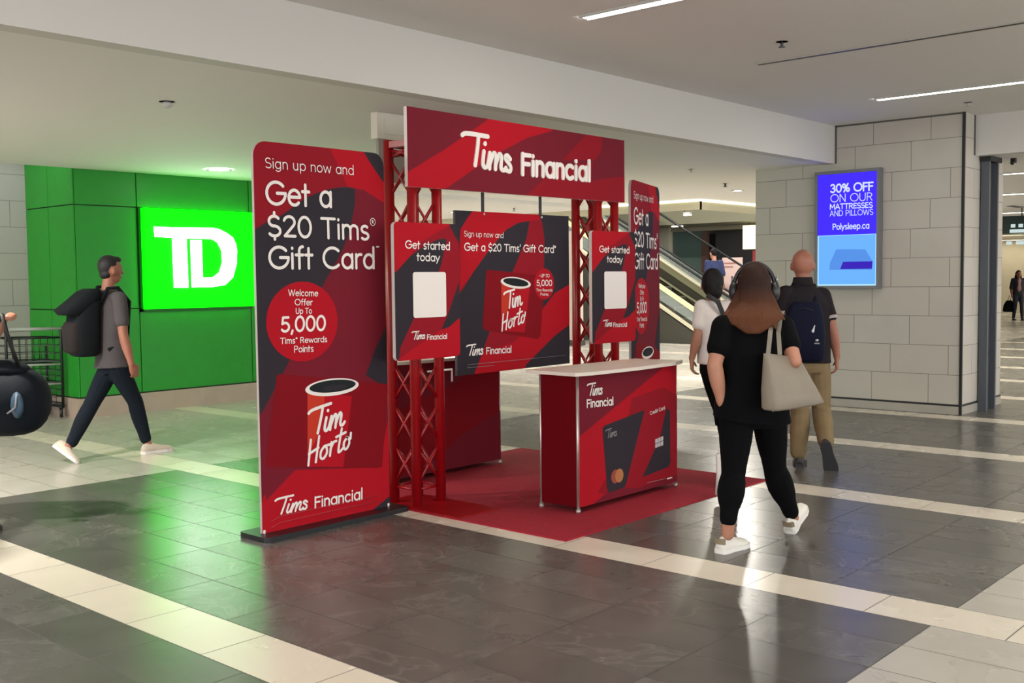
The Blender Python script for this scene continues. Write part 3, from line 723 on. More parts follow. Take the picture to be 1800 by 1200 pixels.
# ---- counters
alu = mat('aluminium', (190, 184, 178), .35, .7)
topm = mat('counter_top_white', (226, 214, 200), .28)
deep = mat('red_side', (96, 2, 12), .7, spec=.08)
def counter(name, label, x1, y0, wd, dp, printed):
    t = thing(name, (x1 - dp / 2, y0 + wd / 2, .008), label, 'counter')
    fr = frame(x1, y0, 0, 1)
    b = MB(); z0, z1 = .045, .882
    b.box((x1 - dp, y0, z0), (x1 - .001, y0 + wd, z1), deep); b.build('body', t)
    b = MB(); win = [(0, z0), (wd, z0), (wd, z1), (0, z1)]
    printed(b, fr, win); b.build('front_print', t)
    for cx in (x1 - .008, x1 - dp + .008):
        for cy in (y0 + .006, y0 + wd - .006):
            b = MB(); b.tube([(cx, cy, .03), (cx, cy, z1)], .010, alu, 10); b.tube([(cx, cy, .008), (cx, cy, .032)], .016, alu, 10); b.build('corner_post', t)
    ov = .05
    pl = [(x1 - dp - .09, y0 - .03), (x1 + .02, y0 - ov), (x1 + .055, y0 + .10), (x1 + .075, y0 + wd * .5), (x1 + .055, y0 + wd - .10), (x1 + .0, y0 + wd + ov + .03), (x1 - dp - .06, y0 + wd + .03)]
    b = MB(); b.prism(pl, lambda u, v, w: V((u, v, w)), z1, z1 + .022, topm); b.build('top', t, bevel=.004)
    return t
def front_a(b, fr, win):
    b.add([fr(p[0], p[1], .001) for p in win], [(0, 1, 2, 3)], redd)
    I = lambda P, m, k: ink(b, fr, P, win, m, .001 + .0004 * k)
    I([(-0.037,0.486),(0.010,0.498),(0.919,0.855),(1.208,0.956),(1.204,-0.190),(-0.043,-0.048)], red, 1)
    I([(0.579,0.688),(0.953,0.733),(1.207,0.631),(1.205,-0.108),(0.707,-0.026),(0.195,0.114),(0.446,0.321)], redm, 2)
    I([(0.074,0.023),(0.381,0.122),(0.640,0.071),(1.205,0.098),(1.204,-0.190),(0.073,-0.069)], redd, 3)
    P = [(0.251,0.521),(0.267,0.535),(0.285,0.540),(0.728,0.595),(0.509,0.122),(0.489,0.102),(0.331,0.092),(0.312,0.099),(0.297,0.124)]
    I(P, coal, 4)
    I([(0.995,0.582),(1.038,0.558),(1.044,0.194),(1.022,0.165),(0.701,0.139),(0.916,0.387)], coal, 4)
    I([(0.728,0.595),(0.995,0.630),(0.916,0.387),(0.701,0.139),(0.509,0.122)], redm, 4)
    c = [(0.388,0.189),(0.449,0.199),(0.388,0.235),(0.458,0.194)]
    r_ = (c[2][1] - c[0][1])
    I(ellipse(c[0][0], c[0][1], r_, r_, 24), mat('card_rust', (150, 62, 40), .5), 6); I(ellipse(c[0][0] + r_ * .95, c[0][1], r_, r_, 24), mat('card_gold', (176, 112, 62), .5), 7)
    q = [(0.853,0.379),(0.952,0.391),(0.951,0.327),(0.853,0.319)]
    I(q, mat('card_chip', (196, 190, 190), .4), 7)
    cx = sum(p[0] for p in q) / 4; cy = sum(p[1] for p in q) / 4
    letters(b, fr, [[q[0], q[2]][0:0] or [((q[0][0] + q[3][0]) / 2, (q[0][1] + q[3][1]) / 2), ((q[1][0] + q[2][0]) / 2, (q[1][1] + q[2][1]) / 2)], [((q[0][0] * 2 + q[1][0]) / 3, (q[0][1] * 2 + q[1][1]) / 3), ((q[3][0] * 2 + q[2][0]) / 3, (q[3][1] * 2 + q[2][1]) / 3)], [((q[0][0] + q[1][0] * 2) / 3, (q[0][1] + q[1][1] * 2) / 3), ((q[3][0] + q[2][0] * 2) / 3, (q[3][1] + q[2][1] * 2) / 3)]], 1, [(0, 0), (1, 0), (0, 1)], .004, coal, .0045)
    w0 = .005
    script(b, fr, SCRIPT_TIMS, [(0.095,0.746),(0.254,0.747),(0.089,0.823)], .13, ink_w, w0)
    text(b, fr, 'Financial', [(0.085,0.675),(0.367,0.666),(0.085,0.724)], .19, ink_w, w0)
    script(b, fr, SCRIPT_TIMS, [(0.291,0.450),(0.409,0.460),(0.279,0.507)], .10, grey_p, w0)
    text(b, fr, 'Credit Card', [(0.792,0.555),(0.974,0.578),(0.786,0.577)], .14, ink_w, w0)
    q = [(0.755,0.092),(0.979,0.087),(1.000,0.083),(1.058,0.083)]
    b.tube([fr(q[0][0], q[0][1], .004), fr(q[1][0], q[1][1], .004)], .0015, grey_p, 4); b.tube([fr(q[2][0], q[2][1], .004), fr(q[3][0], q[3][1], .004)], .005, ink_w, 6)
counter('promo_counter', 'red promotional counter with white top and printed card picture, standing on the carpet', -4.12, 5.235, 1.13, .32, front_a)
def front_b(b, fr, win):
    b.add([fr(p[0], p[1], .001) for p in win], [(0, 1, 2, 3)], redx)
    I = lambda P, m, k: ink(b, fr, P, win, m, .001 + .0004 * k)
    I([(0.080,0.885),(0.760,0.840),(0.733,0.718),(0.516,0.661),(0.073,0.553)], redd, 1)
    I([(0.061,0.053),(0.506,0.171),(0.718,0.290),(1.207,0.450),(1.248,0.446),(1.239,-0.075),(0.059,-0.031)], redd, 2)
counter('storage_counter', 'dark red storage counter behind the hanging poster', -5.75, 5.12, 1.175, .34, front_b)

# ================================================================ escalators and the shops behind
olive = mat('escalator_cladding', (62, 60, 48), .6)
trimw = mat('escalator_trim', (214, 206, 178), .35, .2)
deckm = mat('escalator_deck', (128, 126, 98), .45, .3)
stepm = mat('escalator_step', (74, 74, 66), .5, .4)
lith = mat('lit_balustrade', (255, 244, 176), .4, emit=.5)
rail_b = mat('handrail_black', (24, 26, 26), .4)
glass = bpy.data.materials.new('clear_glass'); glass.use_nodes = True
gb = glass.node_tree.nodes['Principled BSDF']; gb.inputs['Base Color'].default_value = (.72, .82, .78, 1); gb.inputs['Roughness'].default_value = .03
gb.inputs['Alpha'].default_value = .18
K = .583
def zx(x, c): return c - K * (x + 13.7)
def slope(b, x0, x1, c0, c1, y0, y1, m):
    P = [(x0, max(zx(x0, c0), .0)), (x1, zx(x1, c0)), (x1, zx(x1, c1)), (x0, zx(x0, c1))]
    b.prism(P, lambda u, v, w: V((u, w, v)), y0, y1, m)
t = thing('escalator', (-13, 21.2, 0), 'escalator with a yellow lit balustrade and dark cladding', 'escalator')
b = MB(); b.prism([(-12.35, 0), (-19.6, 0), (-19.6, zx(-19.6, .77)), (-12.38, .0)], lambda u, v, w: V((u, w, v)), 20.5, 20.62, olive)
b.prism([(-12.35, 0), (-19.6, 0), (-19.6, zx(-19.6, .7)), (-12.4, .0)], lambda u, v, w: V((u, w, v)), 21.75, 21.9, olive); b.build('cladding', t)
b = MB(); slope(b, -12.30, -19.6, .77, .84, 20.47, 20.66, trimw); b.build('skirt_trim', t)
b = MB()
for k in range(18):
    x = -12.6 - k * .40; z = zx(x, .98)
    b.box((x - .40, 20.66, z - .34), (x, 21.74, z), stepm); b.box((x - .03, 20.66, z), (x, 21.74, z + .012), mat('step_edge', (120, 120, 104), .5))
b.build('step', t)
b = MB(); slope(b, -12.0, -19.6, 1.22, 1.32, 20.52, 20.60, lith); b.build('lit_balustrade', t)
b = MB(); slope(b, -12.0, -19.6, .84, 1.22, 20.55, 20.57, glass); b.build('balustrade_glass', t)
b = MB(); slope(b, -12.0, -19.6, .78, .93, 21.74, 22.0, deckm); b.build('far_deck', t)
b = MB(); b.box((-12.4, 20.5, 0), (-11.2, 21.9, .02), stepm); b.build('landing_plate', t)
t = thing('escalator', (-13, 22.8, 0), 'escalator with a broad cream balustrade and thin black handrails', 'escalator')
b = MB(); b.prism([(-11.9, 0), (-20.5, 0), (-20.5, zx(-20.5, 1.12)), (-11.9, .06)], lambda u, v, w: V((u, w, v)), 22.1, 22.2, olive); b.prism([(-11.9, 0), (-20.5, 0), (-20.5, zx(-20.5, 1.0)), (-11.9, .02)], lambda u, v, w: V((u, w, v)), 23.4, 23.5, olive); b.build('cladding', t)
b = MB(); slope(b, -11.9, -20.5, 1.13, 1.33, 22.06, 22.24, deckm); slope(b, -11.9, -20.5, 1.31, 1.34, 22.05, 22.25, trimw); b.build('skirt_trim', t)
b = MB()
for k in range(20):
    x = -12.0 - k * .40; z = zx(x, 1.10)
    b.box((x - .40, 22.24, z - .34), (x, 23.4, z), stepm)
b.build('step', t)
for (c, y) in ((2.06, 23.3), (1.64, 22.12), (1.52, 22.12)):
    b = MB(); b.tube([(-12.0, y, zx(-12.0, c)), (-20.5, y, zx(-20.5, c))], .03, rail_b, 8); b.build('handrail', t)
b = MB(); slope(b, -12.0, -20.5, 1.33, 1.6, 22.12, 22.14, glass); b.build('balustrade_glass', t)

cove = mat('cove_strip', (255, 250, 214), .5, emit=1.8)
fas = mat('fascia_paint', (190, 184, 158), .7)
t = thing('cove_light', (-9.27, 15, LOW), 'bright cove light line around the escalator opening in the ceiling', 'cove light')
b = MB(); b.box((-40, 14.975, LOW - .036), (-9.245, 14.99, LOW - .006), cove); b.build('front_strip', t)
b = MB(); b.box((-9.26, 14.99, LOW - .036), (-9.245, 42, LOW - .006), cove); b.build('side_strip', t)
b = MB(); b.box((-40, 14.99, LOW - .17), (-9.26, 15.06, LOW), fas); b.box((-9.33, 15.0, LOW - .17), (-9.26, 42, LOW), fas); struct(b, 'trim_void')
b = MB(); b.box((-42, 24.6, 2.93), (-9.33, 24.9, 5.2), mat('far_fascia', (128, 126, 104), .7)); struct(b, 'trim_far_fascia')
b = MB(); b.box((-42, 24.9, 2.93), (-9.3, 42.9, 3.0), mat('shop_ceiling', (150, 148, 132), .7)); struct(b, 'ceiling_shop')
b = MB(); b.box((-42, 30, 0), (-19.2, 30.2, 2.93), mat('shop_back', (96, 98, 92), .7)); b.box((-19.2, 31, 0), (-10, 31.2, 2.93), mat('shop_dark', (46, 42, 42), .7)); struct(b, 'wall_shop')
shopg = mat('shop_glass_panel', (86, 104, 98), .25)
t = thing('storefront', (-16.5, 26, 0), 'grey green glazed shop front behind the escalators', 'shop front')
b = MB(); b.box((-16.94, 25.98, 0), (-15.95, 26.02, 1.62), mat('frosted_glass', (70, 92, 90), .25)); b.build('lower_glass', t)
b = MB(); b.box((-16.94, 25.98, 1.62), (-15.95, 26.02, 2.8), shopg); b.build('upper_glass', t)
b = MB(); b.box((-15.95, 25.92, 0), (-15.78, 26.06, 2.8), mat('brown_mullion', (86, 62, 54), .5)); b.build('mullion', t)
b = MB(); b.box((-16.94, 25.9, 2.8), (-13.0, 26.1, 2.925), mat('shop_header', (158, 154, 136), .6)); b.build('header', t)
b = MB(); b.box((-15.78, 26.4, 0), (-14.2, 26.5, 2.8), mat('shop_dark2', (58, 58, 58), .6)); b.build('back_panel', t)
b = MB(); b.box((-17.30, 25.8, 0), (-16.95, 26.2, 2.93), mat('shop_column', (196, 190, 168), .6)); struct(b, 'column_shop')
b = MB(); b.tube([(-17.42, 25.6, 0), (-17.42, 25.6, 2.93)], .075, mat('dark_post', (64, 50, 46), .5), 12); tag(b.build('dark_post'), 'slim dark brown post beside the pale shop column', 'post')
t = thing('lantern', (-13.9, 25, 2.5), 'glowing cream lantern panel hanging beside the stone pillar', 'lantern')
b = MB(); b.box((-14.10, 24.95, 2.22), (-13.55, 25.1, 2.84), mat('lantern_glow', (255, 236, 186), .5, emit=.8)); b.build('shade', t)
b = MB(); b.tube([(-13.95, 25, 2.84), (-13.95, 25, 2.93)], .008, black, 6); b.build('hanger', t)
b = MB(); b.box((-13.95, 25.2, 1.6), (-13.4, 25.4, 2.18), mat('red_display', (150, 52, 60), .5)); b.box((-13.95, 25.2, 0), (-13.4, 25.4, 1.6), mat('display_base', (90, 84, 80), .6)); tag(b.build('display_box'), 'red display block under the glowing lantern', 'display')
t = thing('poster_stand', (-14.2, 24.1, 0), 'pale pink poster stand by the foot of the escalators', 'poster stand')
pinkm = mat('pink_poster', (226, 194, 186), .5)
P = [(-14.179,1.989),(-13.573,1.976),(-13.602,0.436),(-14.145,0.427)]
b = MB(); b.box((P[3][0], 23.98, .35), (P[1][0], 24.02, P[0][1]), pinkm); b.build('poster_panel', t)
b = MB(); b.box((P[3][0] + .05, 23.95, 0), (P[3][0] + .1, 24.05, .4), rail_b); b.box((P[1][0] - .1, 23.95, 0), (P[1][0] - .05, 24.05, .4), rail_b); b.build('foot', t)
b = MB()
for k, (u0, u1) in enumerate(((.1, .7), (.1, .55))):
    x0 = P[3][0]; wd = P[1][0] - x0; b.box((x0 + u0 * wd, 23.972, P[0][1] - .16 - k * .09), (x0 + u1 * wd, 23.979, P[0][1] - .125 - k * .09), mat('poster_ink', (176, 120, 112), .5))
b.build('print', t)
def mini(x0, x1, y, z, label):
    b = MB(); b.box((x0, y - .05, z), (x1, y + .05, z + .03), mat('mini_light', (255, 250, 232), .5, emit=2)); b.box((x0, y - .055, z + .045), (x1, y + .055, z + .09), housing); b.tube([((x0), y, z + .09), (x0, y, 2.93 if y > 24.7 else 5.2)], .012, rail_b, 6)
    tag(b.build('linear_lamp'), label, 'lamp')
P = [(-16.442,2.901),(-16.126,2.888)]; mini(P[0][0], P[1][0], 25.2, P[0][1], 'small white linear lamp hanging low over the shop front')
P = [(-15.160,3.103),(-14.970,3.094)]; mini(P[0][0], P[1][0], 23.8, P[0][1], 'small white linear lamp hanging higher over the escalators')
t = thing('display_pylon', (-14.9, 18.8, 0), 'tall pale beige pylon seen between the hanging poster and the truss tower', 'pylon')
b = MB(); b.box((-15.15, 18.6, .12), (-14.66, 18.85, 2.55), mat('pylon_face', (202, 184, 168), .6)); b.build('body', t, bevel=.01)
b = MB(); b.box((-15.18, 18.57, 0), (-14.63, 18.88, .12), olive); b.build('plinth', t)
# added fill lamps for the rear hall, the escalator void and the low ceiling
def spot(x, y, z, e, c=(1, .95, .86), size=.35):
    l = bpy.data.lights.new('fill_light', 'AREA'); l.energy = e; l.color = c; l.shape = 'DISK'; l.size = size
    o = bpy.data.objects.new('fill_light', l); COL.objects.link(o); o.location = (x, y, z)
for k, (x, y, z) in enumerate(((-13.5, 11.5, LOW - .06), (-13.5, 13.6, LOW - .06), (-16.5, 12.5, LOW - .06), (-8.0, 14.0, LOW), (-8.0, 19.5, LOW))):  # added downlights that brighten the escalator side
    t = thing('downlight', (x, y, z), ['added fill downlight in the ceiling just past the bank wall', 'added fill downlight in the ceiling before the escalator opening', 'added fill downlight deeper along the ceiling past the bank wall', 'added fill downlight in the low ceiling left of the stone pillar', 'added fill downlight in the low ceiling behind the stone pillar'][k], 'downlight', 'added fill downlights of the rear ceiling')
    b = MB(); b.disc((x, y, z - .003), .07, MATS['downlight_lens'], (0, 0, -1), depth=.002); b.build('lens', t)
    b = MB(); b.rings([[V((x + math.cos(a * PI / 12) * q, y + math.sin(a * PI / 12) * q, zz)) for a in range(24)] for q, zz in ((.072, z - .002), (.075, z - .01), (.10, z - .006), (.102, z))], housing, True, False); b.build('rim', t)
    spot(x, y, z - .02, 34 if x < -10 else 60, size=.14)
for (x, y) in ((-14, 21.5), (-17, 21.5), (-12, 18.0)): spot(x, y, 4.9 if y > 19 else 4.9, 45, size=.3)  # added bare area lamps brightening the void, without fixtures
for (x, y) in ((-9.6, 1.0), (-9.6, -3.0), (-7.0, -1.0), (-7.4, 2.2)):  # added downlights out of view, brightening the bank side
    t = thing('downlight', (x, y, LOW), 'round downlight in the low ceiling ' + {-9.6: 'opposite the pale stone wall', -7.0: 'between the beam and the stone wall', -7.4: 'close before the smoke detector'}[x] + (' towards the hall entrance' if y < -2 else ''), 'downlight', 'downlights of the low ceiling')
    b = MB(); b.disc((x, y, LOW - .003), .07, MATS['downlight_lens'], (0, 0, -1), depth=.002); b.build('lens', t)
    b = MB(); b.rings([[V((x + math.cos(a * PI / 12) * q, y + math.sin(a * PI / 12) * q, zz)) for a in range(24)] for q, zz in ((.072, LOW - .002), (.075, LOW - .01), (.10, LOW - .006), (.102, LOW))], housing, True, False); b.build('rim', t)
    spot(x, y, LOW - .02, 40, size=.14)

# ---- corridor sign
t = thing('wayfinding_sign', (-5, 22, 2.4), 'dark green hanging direction sign in the corridor past the gate track', 'sign')
P = [(-6.775,2.645),(-5.830,2.664),(-5.823,2.309),(-6.769,2.279)]
b = MB(); b.box((P[0][0], 21.95, P[3][1]), (P[0][0] + 2.6, 22.05, P[0][1] - .03), mat('sign_dark_green', (40, 50, 47), .6, spec=.1)); b.build('board', t)
b = MB(); wl = mat('sign_lettering', (206, 226, 224), .4, emit=.35)
for (r_, xs_) in ((.20, ((.22, .30), (.36, .44), (.50, .54), (.62, 1.2))), (.30, ((.20, .62),)), (.53, ((.14, .24), (.32, .95)))):
    for (a_, c_) in xs_: b.box((P[0][0] + a_, 21.94, P[0][1] - r_ - .055), (P[0][0] + c_, 21.949, P[0][1] - r_ + .01), wl)
b.build('lettering', t)
b = MB(); b.tube([(P[0][0] + .4, 22, P[0][1] - .03), (P[0][0] + .4, 22, LOW)], .012, dark_metal, 6); b.tube([(P[0][0] + 2.2, 22, P[0][1] - .03), (P[0][0] + 2.2, 22, LOW)], .012, dark_metal, 6); b.build('hanger', t)
q = [(-6.391,21.410,2.765),(-6.249,21.341,2.765)]
b = MB(); b.box((q[0][0], q[0][1] - .3, LOW - .01), (q[1][0], q[0][1] + .3, LOW - .002), dark_metal); tag(b.build('air_vent'), 'small dark vent in the corridor ceiling above the green sign', 'air vent')

# ================================================================ advertising screen on the pillar
t = thing('advertising_screen', (-5.16, 11.5, 2.0), 'tall lit advertising screen with blue top half on the stone pillar', 'screen')
fr = frame(0, 11.475, 1, 0)
x0, x1, z0, z1 = -5.555, -4.79, 1.345, 2.675
b = MB(); fm = mat('screen_frame', (118, 118, 122), .4, .2)
b.box((x0, 11.46, z0), (x1, 11.55, z0 + .035), fm); b.box((x0, 11.46, z1 - .035), (x1, 11.55, z1), fm); b.box((x0, 11.46, z0 + .035), (x0 + .035, 11.55, z1 - .035), fm); b.box((x1 - .035, 11.46, z0 + .035), (x1, 11.55, z1 - .035), fm); b.build('bezel', t)
sb = lit('screen_blue', (52, 32, 235), .62); sl = lit('screen_sky', (104, 172, 255), .42); sx = lit('screen_text', (214, 226, 255), .38); sv = lit('screen_violet', (58, 30, 190), .36); se = lit('screen_pale', (176, 222, 255), .46); sm_ = lit('screen_mattress', (88, 150, 238), .36)
b = MB()
b.box((x0 + .035, 11.476, z0 + .035), (x1 - .035, 11.55, z1 - .035), black)
a0, a1, c0, c1 = x0 + .036, x1 - .036, z0 + .036, z1 - .036
mid = [(-5.095,1.952)][0][1]
b.add([fr(a0, mid, .001), fr(a1, mid, .001), fr(a1, c1, .001), fr(a0, c1, .001)], [(0, 1, 2, 3)], sb)
b.add([fr(a0, c0, .001), fr(a1, c0, .001), fr(a1, mid, .001), fr(a0, mid, .001)], [(0, 1, 2, 3)], se)
b.add([fr(a0 + .012, c0 + .014, .0015), fr(a1 - .012, c0 + .014, .0015), fr(a1 - .012, mid - .004, .0015), fr(a0 + .012, mid - .004, .0015)], [(0, 1, 2, 3)], sl)
for P in ([(-5.295,1.793),(-4.955,1.783),(-4.869,1.649),(-4.875,1.555),(-5.375,1.562),(-5.369,1.640)],): b.add([fr(p[0], p[1], .002) for p in P], [tuple(range(len(P)))], sm_)
for P in ([(-5.213,1.649),(-4.869,1.649),(-4.875,1.567),(-5.246,1.567)],): b.add([fr(p[0], p[1], .0026) for p in P], [tuple(range(len(P)))], sv)
text(b, fr, '30% OFF', [(-5.367,2.435),(-4.870,2.432),(-5.368,2.524)], .20, sx, .003)
text(b, fr, 'ON OUR', [(-5.367,2.326),(-4.875,2.320),(-5.367,2.412)], .10, sx, .003)
text(b, fr, 'MATTRESSES', [(-5.373,2.246),(-4.874,2.242),(-5.373,2.303)], .18, sx, .003)
text(b, fr, 'AND PILLOWS', [(-5.372,2.168),(-4.867,2.163),(-5.373,2.229)], .11, sx, .003)
text(b, fr, 'Polysleep.ca', [(-5.337,2.016),(-4.911,2.015),(-5.338,2.080)], .16, sx, .003)
b.build('display', t)

# ================================================================ shopping trolley by the bank wall
t = thing('basket_trolley', (-12.1, 5.2, 0), 'black wire basket trolley parked between the stone wall and the green cladding', 'trolley')
wire = mat('trolley_black', (30, 36, 34), .4, .3); hnd = mat('trolley_handle', (150, 158, 148), .4)
o_ = [(-11.698,5.517,0.000)][0]; O = V(o_); ex = V((.25, .50, 0)); ey = V((-.38, .0, 0)); O = O - ex
def T(u, v, z): return O + ex * u + ey * v + V((0, 0, z))
for u in (0, 1):
    b = MB(); b.tube([T(u, 0, .12), T(u, 0, .97), T(u, .04, 1.0)], .017, wire, 8); b.tube([T(u, 1, .12), T(u, 1, .80)], .013, wire, 8); b.tube([T(u, 0, .12), T(u, 1, .12)], .016, wire, 8); b.build('side_frame', t)
b = MB(); b.tube([T(-.02, 0, 1.0), T(1.02, 0, 1.0)], .02, hnd, 10); b.build('handle', t)
for (z0, z1) in ((.64, .90), (.40, .60), (.16, .38)):
    b = MB()
    for z in (z0, z1): b.tube([T(0, 0, z), T(1, 0, z), T(1, 1, z), T(0, 1, z), T(0, 0, z)], .009, wire, 6)
    b.tube([T(0, 0, z1), T(1, 0, z1)], .013, hnd if z1 < .7 else wire, 6)
    for k in range(1, 8): b.tube([T(k / 8, 0, z0), T(k / 8, 0, z1)], .004, wire, 5); b.tube([T(k / 8, 1, z0), T(k / 8, 1, z1)], .004, wire, 5); b.tube([T(k / 8, 0, z0), T(k / 8, 1, z0)], .004, wire, 5)
    for z in (z0 + (z1 - z0) / 3, z0 + 2 * (z1 - z0) / 3): b.tube([T(0, 0, z), T(1, 0, z), T(1, 1, z), T(0, 1, z), T(0, 0, z)], .004, wire, 5)
    b.build('basket', t)
for (u, v) in ((.04, 0), (.96, 0), (.04, 1), (.96, 1)):
    b = MB(); c = T(u, v, .055); a_ = ex.normalized() * .018; b.tube([c - a_, c + a_], .055, rail_b, 16); b.tube([c - a_ * 1.1, c + a_ * 1.1], .025, hnd, 10); b.tube([c, c + V((0, 0, .09))], .01, wire, 6); b.build('wheel', t)

# ================================================================ people
UP = V((0, 0, 1))
def lerp(a, b, t): return V(a) + (V(b) - V(a)) * t
def ell(c, a, b, n=20, p=1.0):
    out = []
    for k in range(n):
        t = 2 * PI * k / n; cx, sy = math.cos(t), math.sin(t)
        out.append(V(c) + V(a) * math.copysign(abs(cx) ** p, cx) + V(b) * math.copysign(abs(sy) ** p, sy))
    return out
def limb(b, pts, rad, m, n=12): b.tube(pts, list(rad), m, n, 'round')
def bone(b, p, q, ra, rb, m, belly=0.0, back=None):
    """a tapering limb segment with a muscle belly"""
    P = []; R = []
    for k in range(6):
        t = k / 5; c = lerp(p, q, t); r = ra + (rb - ra) * t + belly * math.sin(PI * min(1, t * 1.25)) * (1 if t < .8 else .3)
        if back is not None: c = c + back * (belly * .8 * math.sin(PI * min(1, t * 1.4)))
        P.append(c); R.append(r)
    limb(b, P, R, m)
def hand(b, w, d, nrm, th, m, k=1.0, curl=25):
    w = V(w); d = V(d).normalized(); nrm = V(nrm); nrm = (nrm - d * nrm.dot(d)).normalized(); th = V(th); th = (th - d * th.dot(d) - nrm * th.dot(nrm)).normalized()
    b.rings([ell(w + d * (x * k), th * (hw * k), nrm * (ht * k), 12) for x, hw, ht in ((-.01, .026, .019), (.02, .034, .018), (.055, .042, .016), (.088, .041, .013))], m)
    for i, (o, L) in enumerate(((.031, .070), (.011, .080), (-.010, .074), (-.029, .058))):
        p = w + d * (.082 * k) + th * (o * k); dd = (d + th * o * .8).normalized(); P = [p]; a = 0
        for j, fr_ in enumerate((.45, .32, .23)):
            a += math.radians(curl * (1.0 if j == 0 else 1.15) + i * 3)
            p = p + (dd * math.cos(a) + nrm * math.sin(a)) * (L * fr_ * k); P.append(p)
        limb(b, P, [.0092 * k, .0088 * k, .0080 * k, .0068 * k], m, 8)
    p = w + d * (.022 * k) + th * (.034 * k); q = p + (d * .72 + th * .55 + nrm * .35).normalized() * (.038 * k); r = q + (d * .9 + th * .15 + nrm * .45).normalized() * (.030 * k)
    limb(b, [p - th * .012 * k, p, q, r], [.014 * k, .0125 * k, .0105 * k, .008 * k], m, 8)
def head(b, c, f, m, k=1.0, up=UP):
    c = V(c); f = V(f).normalized(); s = f.cross(up).normalized()
    b.ball(c, s * .079 * k, f * .096 * k, up * .104 * k, m, 18); b.ball(c - f * .02 * k + up * .015 * k, s * .080 * k, f * .078 * k, up * .084 * k, m, 16)
    b.ball(c + f * .026 * k - up * .066 * k, s * .057 * k, f * .066 * k, up * .066 * k, m, 16)
    limb(b, [c + f * .086 * k + up * .004 * k, c + f * .108 * k - up * .036 * k], [.009 * k, .015 * k], m, 8)
    for q in (-1, 1):
        b.ball(c + s * (q * .081 * k) - f * .006 * k - up * .022 * k, s * .011 * k, f * .019 * k, up * .032 * k, m, 10)
        b.ball(c + f * .082 * k + s * (q * .03 * k) + up * .016 * k, s * .02 * k, f * .012 * k, up * .008 * k, m, 8)
def face(t, c, f, k, lipm, eyem):
    c = V(c); f = V(f).normalized(); s = f.cross(UP).normalized()
    for q in (-1, 1):
        b = MB(); b.ball(c + f * .084 * k + s * (q * .031 * k) - UP * .010 * k, s * .012 * k, f * .010 * k, UP * .007 * k, eyem, 10); b.build('eye', t)
    b = MB(); b.ball(c + f * .091 * k - UP * .076 * k, s * .022 * k, f * .007 * k, UP * .008 * k, lipm, 10); b.build('mouth', t)
def torso(b, J, D, m, g=0.0, hem=None, top=True, n=24):
    s1 = (V(J['hipR']) - V(J['hipL'])).normalized(); s2 = (V(J['shR']) - V(J['shL'])).normalized(); f = V(J['f']).normalized()
    pel = V(J['pel']); sh = (V(J['shL']) + V(J['shR'])) / 2; nk = V(J['neck']); L = []
    up = (sh - pel).normalized()
    if hem is None: L.append((pel - up * .07, s1, D['hw'] * .86, D['hd'] * .86))
    else: L.append((pel - up * hem, s1, D['hw'] * D.get('flare', 1.02), D['hd'] * D.get('flare', 1.02)))
    L += [(pel + up * .02, s1, D['hw'], D['hd']), (lerp(pel, sh, .36), (s1 + s2).normalized(), D['ww'], D['wd']), (lerp(pel, sh, .68), s2, D['cw'], D['cd']), (lerp(pel, sh, .86), s2, D['cw'] * 1.0, D['cd'] * .95)]
    if top: L += [(lerp(pel, sh, .97), s2, D['cw'] * .92, D['cd'] * .74), (lerp(sh, nk, .45), s2, D['cw'] * .60, D['cd'] * .58), (lerp(sh, nk, .85), s2, .066, .066)]
    b.rings([ell(c, s * (a + g), (f - s * f.dot(s)).normalized() * (d + g), n, .88) for c, s, a, d in L], m)
def shoe(t, heel, toe, up, m, sole_m, hw=.045, k=1.0, tag_m=None, name='shoe', label=None):
    heel = V(heel); toe = V(toe); d = toe - heel; L = d.length; d.normalize(); up = V(up); up = (up - d * up.dot(d)).normalized(); s = d.cross(up).normalized()
    def sec(x, w, h, z0=.018):
        P = []
        for j in range(14):
            a = 2 * PI * j / 14; cx, sy = math.cos(a), math.sin(a)
            z = z0 + h * max(0, sy) ** .8 if sy > 0 else z0 + .003 * sy
            P.append(heel + d * (x * L) + s * (w * hw * cx * (1 if sy <= 0 else (1 - .35 * sy))) + up * z)
        return P
    b = MB(); b.rings([sec(x, w, h) for x, w, h in ((-.005, .50, .050), (.03, .72, .066), (.14, .80, .074), (.27, .78, .076), (.40, .82, .066), (.55, .94, .050), (.72, 1.06, .040), (.86, .98, .033), (.95, .72, .024), (1.0, .36, .012))], m)
    o = b.build(name, t)
    if label: child_label(o, label)
    b = MB(); out = [(-.01, .0), (-.005, .50), (.03, .74), (.15, .84), (.35, .80), (.55, .94), (.72, 1.08), (.87, 1.0), (.96, .74), (1.01, .36), (1.02, 0)]
    poly = out + [(x, -w) for x, w in reversed(out[1:-1])]
    lo = [heel + d * (x * L) + s * (w * hw * 1.04) for x, w in poly]; hi = [p + up * .024 for p in lo]
    b.rings([lo, hi], sole_m, False); b.build('sole', o)
    if tag_m:
        b = MB(); b.rings([[heel + d * (x * L) + s * (w * hw * 1.05 * q_) + up * z for (x, w, q_) in ((.035, .72, -1), (-.012, .46, -1), (-.022, .0, 0), (-.012, .46, 1), (.035, .72, 1))] + [heel + d * (x * L) + s * (w * hw * .8 * q_) + up * z for (x, w, q_) in ((.05, .60, 1), (.02, .40, 1), (.01, 0, 0), (.02, .4, -1), (.05, .60, -1))] for z in (.052, .082)], tag_m, False); b.build('heel_tab', o)
    return o
